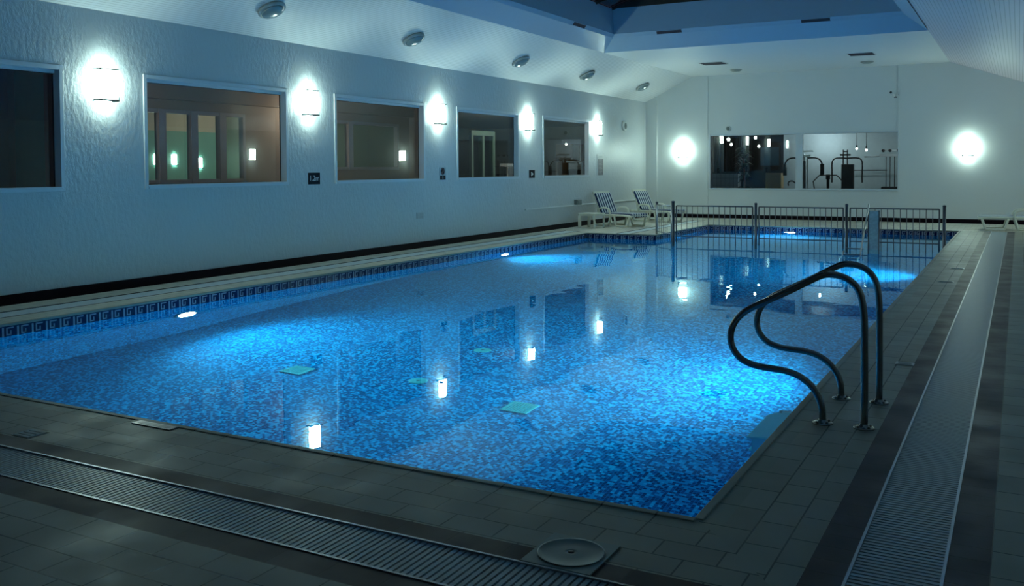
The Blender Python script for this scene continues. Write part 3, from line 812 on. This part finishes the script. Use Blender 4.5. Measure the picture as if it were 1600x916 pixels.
M_rail_lite = simple('pale_steel_rail', (.62, .62, .62), .25, .6)
panel((-7.57, 21.10), (-7.02, FY + .05), 7, .06, .70, .006, M_rail_lite)
panel((-6.88, FY), (-5.14, FY), 14)
panel((-5.0, FY), (-3.24, FY), 15)
panel((-3.10, FY), (-1.40, FY), 14)
# slanting ladder leaning by the fence
t = thing('pool_ladder', 'pale sloping ladder leaning into the pool beside the fence', 'ladder', (-2.75, 19.6, WZ))
def L2(x, y, z): return (x + 2.75, y - 19.6, z - WZ)
for dx in (0, .36):
    a = MB(); a.tube([L2(-2.72 - dx, 20.35, .80), L2(-2.66 - dx, 18.75, -.14), L2(-2.655 - dx, 18.45, -.32), L2(-2.65 - dx, 18.35, -1.02)] if not dx else [L2(-2.98, 18.9, -.05), L2(-2.98, 18.75, -.14), L2(-2.98, 18.4, -.32), L2(-2.98, 18.35, -1.02)], .017, 10)
    a.build('side_rail', M_rail_lite, t)
for (y, z) in ((19.15, -.02), (18.8, -.11), (18.45, -.36), (18.40, -.62)):
    a = MB(); a.box(*[v for v in (L2(-2.98, 0, 0)[0], L2(-2.65, 0, 0)[0])], y - 19.6 - .04, y - 19.6 + .04, z - WZ - .012, z - WZ + .012); a.build('rung', M_steel_dark, t)
t = thing('side_screen', 'upright steel screen panel with painted mottled reflections, standing in the fence line', 'screen', (-2.62, 20.3, WZ))
a = MB(); a.box(-.09, .10, -.02, .02, -.85, .80); a.build('panel', simple('steel_sheet_painted_reflections', (.36, .38, .36), .85, 0, var=.4, scale=22), t, bevel=.01)  # mottled reflections on the steel are mixed into the sheet colour
a = MB(); a.tube([(-.10, -.02, -.9), (-.10, -.02, .81), (.11, -.02, .81), (.11, -.02, -.9)], .012, 8); a.build('frame', M_steel_dark, t)

# ------------------------------------------------------------------ sun loungers and side table
def lounger():
    # local +x = towards the foot end, y across; origin on the floor under the middle of the seat
    t = thing('sun_lounger', '', 'sun lounger')
    H = .30; w = .31
    for s in (-1, 1):
        y = s*w
        a = MB(); a.tube(smooth_path([(.78, y, H - .02), (.62, y, H), (.2, y, H + .005), (-.25, y, H), (-.80, y, H - .01)], 5), .030, 8); a.build('side_rail', M_plastic, t)
        for (u0, u1) in ((.12, .70), (-.72, -.02)):
            a = MB(); a.tube(smooth_path([(u1, y, H - .01), (u1 - .06, y, .09), (u1 - .09, y, .025), (u1 - .16, y, .02), (u0 + .16, y, .02), (u0 + .09, y, .025), (u0 + .06, y, .09), (u0, y, H - .01)], 4), .029, 8); a.build('leg', M_plastic, t)
        a = MB(); a.tube(smooth_path([(-.46, y*1.1, H), (-.44, y*1.14, H + .12), (-.34, y*1.14, H + .19), (-.12, y*1.14, H + .19), (-.02, y*1.14, H + .13), (0, y*1.1, H)], 5), .026, 8); a.build('armrest', M_plastic, t)
    a = MB()
    for k in range(13): a.box(-.42 + k*.095, -.42 + k*.095 + .07, -w, w, H - .005, H + .012)
    a.build('seat_slats', M_plastic, t)
    th = math.radians(62); MR = Matrix.Translation((-.42, 0, H + .01)) @ Matrix.Rotation(-(math.pi - th), 4, 'Y')
    # after rotation local +x of the back panel points up and backwards
    a = MB()
    a.box(0, .70, -w, -w + .04, -.012, .012, 0, MR); a.box(0, .70, w - .04, w, -.012, .012, 0, MR); a.box(.64, .70, -w, w, -.012, .012, 0, MR)
    for k in range(8): a.box(.03 + k*.078, .03 + k*.078 + .05, -w, w, -.008, .008, 0, MR)
    a.build('backrest_frame', M_plastic, t, bevel=.004)
    a = MB(); a.tube([(-.55, -w + .03, .28), tuple(MR @ Vector((.38, -w + .03, 0)))], .012, 6); a.tube([(-.55, w - .03, .28), tuple(MR @ Vector((.38, w - .03, 0)))], .012, 6); a.build('backrest_prop', M_plastic, t)
    a = MB(); a.box(-.40, .74, -w + .015, w - .015, H + .014, H + .06); a.box(.735, .775, -w + .015, w - .015, H - .03, H + .058); a.build('seat_cushion', M_cush, t, bevel=.012)
    a = MB(); a.box(.02, .62, -w + .015, w - .015, -.066, -.016, 0, MR); a.build('back_cushion', M_cush, t, bevel=.012)
    return t
lo = lounger()
lo.location = (-9.573, 23.65, 0); lo.rotation_euler = (0, 0, math.radians(-24)); lo['label'] = 'striped sun lounger nearest the small white table by the left wall'; lo['group'] = 'striped sun loungers'
dup(lo, (-9.371, 26.166, 0), math.radians(-20), 'striped sun lounger in the far left corner behind the fence posts', 'striped sun loungers')
dup(lo, (-.12, 26.0, 0), math.radians(180 + 3), 'striped sun lounger at the far right, at the end of the long drain grate', 'striped sun loungers')
t = thing('side_table', 'low white plastic table beside the nearer left lounger', 'table', (-10.0, 22.75, 0), math.radians(-10))
a = MB(); a.box(-.27, .27, -.25, .25, .355, .385); a.box(-.25, .25, -.23, .23, .31, .356); a.build('table_top', M_plastic, t, bevel=.008)
for sx in (-1, 1):
    for sy in (-1, 1):
        a = MB(); a.prism([(sx*.245 - .03, sy*.225 - .02), (sx*.245 + .01 if sx > 0 else sx*.245 + .05, sy*.225 - .02), (sx*.245 + .01 if sx > 0 else sx*.245 + .05, sy*.225 + .02), (sx*.245 - .03, sy*.225 + .02)], 0, .32, 0); a.build('leg', M_plastic, t, bevel=.006)

# ------------------------------------------------------------------ rooms seen through the left windows
M_room = simple('brown_grey_room_paint', (.30, .26, .22), .7, var=.04)
M_roomdark = simple('dark_brown_room_paint', (.09, .07, .07), .7)
M_teal = simple('teal_green_paint', (.16, .42, .36), .6)
M_cream = simple('cream_paint', (.55, .50, .40), .6)
M_upvc = simple('grey_upvc', (.34, .33, .36), .4)
def wallbox(name, mat, *v):
    a = MB(); a.box(*v); return struct(a.build(name, mat))
XW = XL - TW            # back face of the left wall
XC = -11.72             # inner wall of the narrow corridor
XB = -17.3
M_sage = simple('dark_sage_paint', (.05, .10, .07), .7, var=.3, scale=2)
M_lgrey = simple('lounge_grey_paint', (.40, .42, .36), .7)
RZ = 3.02
wallbox('floor', simple('brown_corridor_floor', (.12, .09, .07), .7), XB - .1, XW, -1, 29.6, -.12, -.06)
wallbox('ceiling', M_room, XB - .1, XW, -1, 29.6, RZ, RZ + .1)
# store room behind the first window
wallbox('wall_store_back', M_roomdark, XC - 1.3, XC - 1.2, -1, 8.2, -.06, RZ)
wallbox('wall_store_near', M_roomdark, XC - 1.2, XW, -1, -.9, -.06, RZ)
wallbox('wall_store_pier', M_roomdark, XC - 1.2, XC - .6, 8.0, 8.1, -.06, RZ)
wallbox('wall_store_beam', M_roomdark, XC - 1.2, XC - 1.0, -.9, 8.0, 2.66, RZ)
wallbox('wall_corridor_near', M_room, XC, XW, 8.2, 8.3, -.06, RZ)
wallbox('wall_corridor_end', M_room, XC, XW, 16.80, 16.90, -.06, RZ)
cb_ = MB()
Z0, Z1 = 1.385, 2.55
cb_.box(XC - .1, XC, 8.2, 16.9, -.06, Z0); cb_.box(XC - .1, XC, 8.2, 16.9, Z1, RZ)
cb_.box(XC - .1, XC, 8.2, 8.4, Z0, Z1); cb_.box(XC - .1, XC, 11.88, 13.9, Z0, Z1); cb_.box(XC - .1, XC, 16.39, 16.9, Z0, Z1)
cb_.box(XC - .1, XC, 13.9, 16.39, Z0, 1.575)
cb_.box(XC, XC + .13, 8.3, 16.8, 2.70, RZ)
struct(cb_.build('wall_corridor_back', M_room))
wallbox('wall_green_lower', M_teal, XB, XB + .05, 8.2, 16.8, -.06, 2.5)
wallbox('wall_green_upper', M_cream, XB, XB + .05, 8.2, 16.8, 2.5, RZ)
wallbox('wall_green_far', M_sage, XB + .05, XC - .1, 16.72, 16.80, -.06, RZ)
wallbox('wall_green_near', M_teal, XB + .05, XC - .1, 8.2, 8.3, -.06, RZ)
wallbox('wall_lounge_lower', M_roomdark, XB, XB + .05, 16.9, 29.5, -.06, 2.6)
wallbox('wall_lounge_upper', M_lgrey, XB, XB + .05, 16.9, 29.5, 2.6, RZ)
wallbox('wall_lounge_near', M_lgrey, XB + .05, XC, 16.82, 16.9, -.06, RZ)
wallbox('wall_lounge_far', M_lgrey, XB + .05, XW, 29.4, 29.5, -.06, RZ)
# inner windows of the corridor
def inner_window(n, y0, y1, z0, z1, mull):
    a = MB(); w = .06
    a.box(XC - .08, XC + .02, y0, y1, z1 - w, z1); a.box(XC - .08, XC + .02, y0, y1, z0, z0 + w)
    a.box(XC - .08, XC + .02, y0, y0 + w, z0, z1); a.box(XC - .08, XC + .02, y1 - w, y1, z0, z1)
    for mm in mull: a.box(XC - .08, XC + .03, mm - .07, mm + .07, z0, z1)
    fr = struct(a.build(f'window_{n}', M_upvc, bevel=.004))
    g = MB(); g.face([(XC - .03, y0, z0), (XC - .03, y1, z0), (XC - .03, y1, z1), (XC - .03, y0, z1)]); g.build('pane', M_glass, fr)
    return fr
inner_window(8, 8.4, 11.88, Z0, Z1, (9.1, 10.11, 10.75, 11.36))
inner_window(9, 13.9, 16.39, 1.575, Z1, (14.75,))
def point(name, loc, e, col, r=.1):
    Lg = bpy.data.lights.new(name, 'POINT'); Lg.energy = e; Lg.color = col; Lg.shadow_soft_size = r
    o = bpy.data.objects.new(name, Lg); COL.objects.link(o); o.location = loc; return o
point('corridor_light', (-11.3, 13.1, 2.6), 13, (1, .82, .62))
point('corridor_light', (-11.3, 9.0, 2.6), 5, (1, .82, .66))
point('green_room_light', (-15.0, 16.3, 2.4), 40, (1, .95, .80))
point('store_light', (-11.2, 4.6, 2.6), 2, (1, .8, .8))
point('lounge_light', (-11.3, 21.65, 2.6), 30, (.95, 1, .85))
# lamps on the back wall of the green room
for k, (y, z) in enumerate(((14.72, 1.84), (15.23, 1.84), (16.0, 1.76))):
    t = dup(L0, (-17.30, y, z), 0, ['small bright wall lamp in the green room seen through the second window, left one', 'small bright wall lamp in the green room seen through the second window, middle one', 'small bright wall lamp in the green room seen through the second window, right one'][k], 'lamps in the green room')
    t.scale = (.6, .6, .6)
# green room furnishings seen through the inner glazing
t = thing('wall_picture', 'pale framed picture on the green room wall behind the second window', 'picture', (-17.29, 13.9, 1.9))
a = MB(); a.box(0, .03, -.5, .5, -.45, .35); a.build('frame', M_cream, t); a = MB(); a.box(.03, .035, -.44, .44, -.39, .29); a.build('print', simple('picture_print', (.35, .42, .33), .6, var=.5, scale=3), t)

# lounge at the far end (fourth and fifth windows)
M_bwood = simple('dark_red_brown_wood', (.13, .035, .02), .5, var=.3)
M_pwood = simple('pale_brown_wood', (.36, .22, .10), .5, var=.2)
M_gdoor = simple('grey_green_door', (.16, .24, .20), .4)
t = thing('glazed_door', 'grey green glazed door behind the fourth left window', 'door', (-12.6, 21.45, -.06))
a = MB(); a.box(-.04, .04, -.62, -.52, 0, 2.65); a.box(-.04, .04, .52, .62, 0, 2.65); a.box(-.04, .04, -.52, .52, 2.52, 2.65); a.box(-.04, .04, -.05, .05, 0, 2.52); a.build('frame', M_gdoor, t)
a = MB(); a.box(-.01, .01, -.52, -.05, 0, 2.52); a.box(-.01, .01, .05, .52, 0, 2.52); a.build('pane', pane_glass('greenish_door_glass', (.45, .62, .5, 1)), t)
t = thing('towel_trolley', 'wire trolley with white towels behind the fourth left window', 'trolley', (-12.6, 22.85, -.06))
a = MB()
for y in [-.38 + .076*k for k in range(11)]: a.tube([(.2, y, .2), (.2, y, 1.75)], .007, 5)
for z in (.25, 1.0, 1.7): a.tube([(.2, -.4, z), (.2, .4, z), (-.2, .4, z), (-.2, -.4, z)], .012, 6, closed=True)
for x in (-.2, .2):
    for y in (-.4, .4): a.tube([(x, y, 0), (x, y, 1.7)], .012, 6)
a.build('wire_cage', M_rail_lite, t)
a = MB(); a.box(-.15, .12, -.2, .22, 1.705, 1.78); a.build('towel_stack', M_signwhite, t, bevel=.02)
t = thing('tall_cupboard', 'pale brown cupboard behind the fifth left window', 'cupboard', (-13.4, 28.75, -.06))
a = MB(); a.box(-.3, .3, -.55, .55, 0, 2.45); a.build('body', M_pwood, t, bevel=.006)
for y in (-.27, .27):
    a = MB(); a.box(.3, .32, y - .25, y + .25, .08, 2.4); dd = a.build('door', M_pwood, t, bevel=.003)
    a = MB(); a.box(.32, .345, y*.2 - .01, y*.2 + .01, 1.0, 1.15); a.build('handle', M_steel_dark, dd)
def chair(loc, rz, label, mat):
    t = thing('chair', label, 'chair', loc, rz, 'chairs in the lounge beyond the left windows')
    a = MB(); a.box(-.22, .22, -.22, .22, .43, .47); a.build('seat', mat, t, bevel=.01)
    a = MB(); a.box(-.22, -.18, -.2, .2, .47, .95); a.build('backrest', mat, t, bevel=.01)
    for sx in (-1, 1):
        for sy in (-1, 1):
            a = MB(); a.tube([(sx*.19, sy*.19, .44), (sx*.21, sy*.21, 0)], .014, 6); a.build('leg', M_rail_lite, t)
    return t
t = thing('bar_counter', 'dark red bar counter beyond the fourth left window', 'counter', (-14.2, 24.0, -.06))
a = MB(); a.box(-.3, .3, -1.6, 1.6, 0, 1.42); a.build('body', M_bwood, t); a = MB(); a.box(-.35, .35, -2.2, 1.65, 1.42, 1.47); a.build('worktop', M_black, t)
for k, (y, h, lab) in enumerate(((-1.1, .28, 'leftmost'), (-.85, .22, 'middle'), (-.6, .30, 'rightmost'))):
    o = MB(); o.lathe([(.035, 0), (.04, .02), (.04, h*.6), (.015, h*.75), (.015, h), (.0001, h)], seg=12); tag(o.build('bottle', M_plastic, loc=(-14.1, 24.0 + y - .9, 1.41)), f'small pale bottle on the dark bar counter, {lab} of three', 'bottle', 'bottles on the bar counter')
t = thing('parasol_stand', 'white folded stand behind the fifth left window', 'stand', (-12.7, 26.2, -.06))
a = MB(); a.tube([(0, .05, 0), (0, -.02, 1.9)], .035, 8); a.tube([(0, .12, 0), (0, .06, 1.85)], .02, 8); a.build('legs', M_signwhite, t)
a = MB(); a.box(-.05, .05, -.14, .10, 1.84, 1.92); a.build('head', M_signwhite, t, bevel=.01)
t = thing('armchair', 'white high-backed armchair beside the brown cupboard', 'chair', (-12.6, 27.35, -.06), math.radians(10))
a = MB(); a.box(-.25, .25, -.04, .28, .0, 1.82); a.build('body', simple('pale_blue_shell', (.45, .52, .55), .4), t, bevel=.05)
a = MB(); a.box(-.2, .2, -.2, -.045, .0, 1.6); a.build('cushion', M_black, t, bevel=.03)
a = MB(); a.box(-.28, .28, -.12, .30, 1.82, 1.88); a.build('headrest', M_signwhite, t, bevel=.02)

# ------------------------------------------------------------------ gym beyond the far window
gy0, gy1 = YF + .2, 33.6
M_gymwall = simple('white_gym_wall', (.56, .68, .72), .6)
M_gymdark = simple('dark_gym_curtain', (.012, .013, .015), .8)
GX_L, GX_R = -10.5, -2.0
wallbox('wall_gym_back', M_gymwall, -7.35, GX_R, gy1, gy1 + .1, -.05, 2.95)
wallbox('wall_gym_back', M_gymdark, GX_L, -7.35, gy1, gy1 + .1, -.05, 2.95)
wallbox('wall_gym_right', M_gymwall, GX_R, GX_R + .1, gy0, gy1 + .1, -.05, 2.95)
wallbox('wall_gym_left', M_gymdark, GX_L - .1, GX_L, gy0, gy1 + .1, -.05, 2.95)
wallbox('ceiling', simple('dark_gym_ceiling', (.06, .07, .07), .7), GX_L - .1, GX_R + .1, gy0, gy1 + .1, 2.95, 3.05)
wallbox('floor', simple('grey_gym_carpet', (.04, .05, .05), .9), GX_L - .1, GX_R + .1, gy0, gy1 + .1, -.12, -.05)
point('gym_light', (-5.9, 32.6, 2.5), 30, (.80, .95, 1.0), .03)
point('gym_light', (-3.5, 31.2, 2.7), 16, (.80, .95, 1.0), .03)
point('gym_light', (-8.8, 31.5, 2.6), 2.5, (.85, 1, .95), .03)
# tall dark curtains at left
for k in range(2):
    a = MB(); x0 = -9.9 + k*.78
    pts = [(x0 + i*.04, 33.3 + .04*math.sin(i*1.7)) for i in range(19)]
    a.prism(pts + [(p[0], p[1] + .03) for p in pts[::-1]], 1.42, 2.9, 0)
    tag(a.build('curtain', M_gymdark), ['dark folded curtain in the gym, left of two', 'dark folded curtain in the gym, right of two'][k], 'curtain', 'gym curtains')
t = thing('tiled_counter', 'low white tiled counter in the left of the gym', 'counter', (-9.3, 32.2, -.05))
a = MB(); a.box(-.75, .75, -.2, .2, 0, 1.40); a.build('body', tiles('white_counter_tiles', (.42, .44, .42), (.12, .13, .13), .3, .25, 0, 0, rough=.3), t)
a = MB()
for k in range(1, 5): a.box(-.75 + k*.3 - .004, -.75 + k*.3 + .004, -.203, -.2, .0, 1.4)
for k in range(1, 6): a.box(-.75, .75, -.203, -.2, k*.25 - .004, k*.25 + .004)
a.build('grout_lines', simple('dark_grout', (.08, .09, .09), .7), t)
t = thing('wooden_cabinet', 'light wooden cabinet standing in the gym', 'cabinet', (-7.32, 32.1, -.05))
a = MB(); a.box(-.26, .26, -.2, .2, 0, 1.42); a.build('body', simple('yellow_pine', (.42, .28, .10), .5, var=.2), t, bevel=.004)
a = MB(); a.box(-.22, .22, -.215, -.2, .1, 1.36); a.build('door', simple('yellow_pine_door', (.36, .24, .09), .5, var=.2), t)
t = thing('potted_palm', 'dark leafy tall plant in the gym between counter and cabinet', 'plant', (-8.25, 31.6, -.05))
a = MB(); a.lathe([(.16, 0), (.22, .35), (.20, .36), (.0001, .34)], seg=20); a.build('pot', M_black, t)
a = MB(); a.tube([(0, 0, .3), (.03, 0, 1.0), (0, .02, 1.9)], .03, 8); a.build('stem', M_bwood, t)
a = MB(); M_leaf = simple('dark_leaf', (.012, .05, .03), .5, var=.4)
for k in range(70):
    an = random.uniform(0, 6.28); z = random.uniform(.9, 2.3); ln = random.uniform(.25, .42); dz = random.uniform(-.15, .2)
    d = Vector((math.cos(an), math.sin(an), 0)); s_ = Vector((-d.y, d.x, 0))*.045; b0 = Vector((0, 0, z)); mid = b0 + d*ln*.5 + Vector((0, 0, dz + .06)); tip = b0 + d*ln + Vector((0, 0, dz - .05))
    a.face([b0, mid - s_, tip, mid + s_])
    a.face([b0 + Vector((0, 0, .004)), mid + s_ + Vector((0, 0, .004)), tip, mid - s_ + Vector((0, 0, .004))])
a.build('leaves', M_leaf, t)
t = thing('wall_poster', 'dark blue poster on the gym wall above the cabinet', 'poster', (-7.75, 33.25, 1.95))
a = MB(); a.box(-.35, .35, -.03, 0, -.35, .35); a.build('frame', M_black, t); a = MB(); a.box(-.32, .32, -.035, -.03, -.32, .32); a.build('print', simple('blue_poster_print', (.02, .08, .13), .5, var=.5, scale=4), t)
# butterfly machine
M_chrome = simple('machine_white_tube', (.50, .55, .56), .3, .2)
def butterfly():
    t = thing('exercise_machine', 'arm press machine with two hanging padded arms behind the far window mullion', 'exercise machine', (-6.28, 31.7, -.05))
    a = MB(); a.tube([(0, 0, 0), (0, 0, 2.05)], .04, 8); a.tube([(.12, 0, 0), (.12, 0, 2.0)], .02, 8); a.box(-.35, .35, -.3, .3, 0, .05); a.build('column', M_chrome, t)
    a = MB(); a.box(-.22, .22, -.05, .05, 1.96, 2.02); a.box(-.16, .30, -.05, .05, 2.12, 2.16); a.build('head_plate', M_chrome, t)
    for s in (-1, 1):
        a = MB(); a.tube(smooth_path([(s*.12, 0, 1.92), (s*.38, -.03, 1.92), (s*.52, -.05, 1.86), (s*.60, -.06, 1.72)], 5), .025, 8); ar = a.build('arm', M_black, t)
        a = MB(); a.tube([(s*.60, -.06, 1.72), (s*.60, -.06, 1.34)], .065, 12); a.build('arm_pad', M_black, ar)
    a = MB(); a.box(-.10, .05, -.12, .10, .7, 1.82); a.build('weight_stack', M_black, t, bevel=.01)
    a = MB(); a.box(-.35, .0, -.45, -.1, .80, .90); a.tube(smooth_path([(-.1, -.2, .95), (-.3, -.2, 1.15), (-.45, -.2, 1.12), (-.45, -.2, 1.0)], 4), .022, 8); a.build('seat', M_black, t)
butterfly()
t = thing('exercise_machine', 'tall pull-down machine with black weight cover and drooping arms in the gym', 'exercise machine', (-4.95, 32.0, -.05))
a = MB(); a.box(-.17, .20, -.12, .12, 0, 1.70); a.build('weight_cover', M_black, t, bevel=.01)
a = MB()
for x in (-.13, .0): a.tube([(x, 0, 1.6), (x, 0, 2.18)], .02, 8)
a.box(-.22, .10, -.05, .05, 1.98, 2.04); a.tube([(-.13, 0, 2.12), (0, 0, 2.12)], .02, 8); a.build('mast', M_black, t)
for s, x in ((-1, -.48), (1, .46)):
    a = MB(); a.tube(smooth_path([(0, 0, 1.90), (x*.55, 0, 1.91), (x*.85, 0, 1.88), (x, 0, 1.76), (x, 0, 1.4), (x, 0, 1.10)], 5), .022, 8); a.build('arm', M_black, t)
t = thing('exercise_bike', 'exercise bike with an eight-sided handlebar frame in the gym', 'exercise bike', (-5.40, 31.1, -.05))
a = MB(); a.tube([(-.27, 0, 1.35), (.27, 0, 1.35), (.46, 0, 1.15), (.42, 0, .9), (.3, 0, .72), (-.3, 0, .72), (-.42, 0, .9), (-.46, 0, 1.15)], .02, 8, closed=True); a.build('handlebar', M_black, t)
a = MB(); a.tube([(0, 0, 0), (.0, 0, 1.36)], .045, 8); a.box(-.06, .06, -.04, .04, 1.22, 1.38); a.box(-.3, .3, -.2, .2, 0, .1); a.build('column', M_black, t)
t = thing('exercise_machine', 'pale cable machine with pulleys at the right end of the far window', 'exercise machine', (-3.62, 31.8, -.05))
a = MB()
for x in (-.12, 0, .13): a.tube([(x, 0, 0), (x, 0, 2.0)], .012, 6)
a.tube([(.3, 0, 0), (.3, 0, 2.0)], .04, 8); a.build('cables', M_black, t)
a = MB(); a.box(-.32, .36, -.05, .05, 1.94, 2.02); a.box(-.22, .22, -.04, .04, 2.12, 2.16); a.tube([(-.3, 0, 1.96), (-.75, -.2, 1.93)], .02, 8); a.build('top_beam', M_chrome, t)
for x in (-.2, 0, .25):
    a = MB(); a.lathe([(.05, -.02), (.05, .02), (.0001, .02)], Matrix.Translation((x, -.06, 2.13)) @ Matrix.Rotation(math.pi/2, 4, 'X'), 14); a.build('pulley', M_black, t)
a = MB(); a.box(-.25, .35, -.2, .2, .78, .98); a.build('seat', M_black, t, bevel=.03)
t = thing('wall_bar', 'thin dark ballet bar on the right gym wall', 'bar', (-4.5, 33.5, 1.45))
a = MB(); a.tube([(-.6, -.06, 0), (.6, -.06, 0)], .018, 8); a.build('bar', M_steel_dark, t)
for x in (-.5, .5):
    a = MB(); a.tube([(x, 0, 0), (x, -.06, 0)], .012, 6); a.build('bracket', M_steel_dark, t)
# spot lamps under the gym ceiling
M_spot = emit('gym_spot_glass', (.85, 1, .95, 1), 14)
for k, (x, z, r_) in enumerate(((-9.05, 2.56, .06), (-8.95, 2.38, .045), (-8.10, 2.60, .05), (-7.98, 2.30, .045), (-4.75, 2.17, .035), (-4.45, 2.12, .04))):
    t = thing('spot_lamp', ['upper spot lamp at the left end of the gym window', 'lower spot lamp at the left end of the gym window', 'upper spot lamp over the dark palm in the gym', 'lower spot lamp over the dark palm in the gym', 'tiny spot lamp right of the black weight machine mast', 'tiny spot lamp left of the pale cable machine'][k] , 'spot lamp', (x, 32.6, z), 0, 'gym spot lamps')
    a = MB(); a.lathe([(.0001, -r_), (r_*.7, -r_*.7), (r_, 0), (r_*.7, r_*.7), (.02, r_)], seg=12); a.build('bulb', M_spot, t)
    a = MB(); a.lathe([(.025, r_*.9), (.025, r_ + .08), (.0001, r_ + .08)], seg=10); a.tube([(0, 0, r_ + .05), (0, 0, 2.95 - z)], .006, 5); a.build('cord', M_black, t)
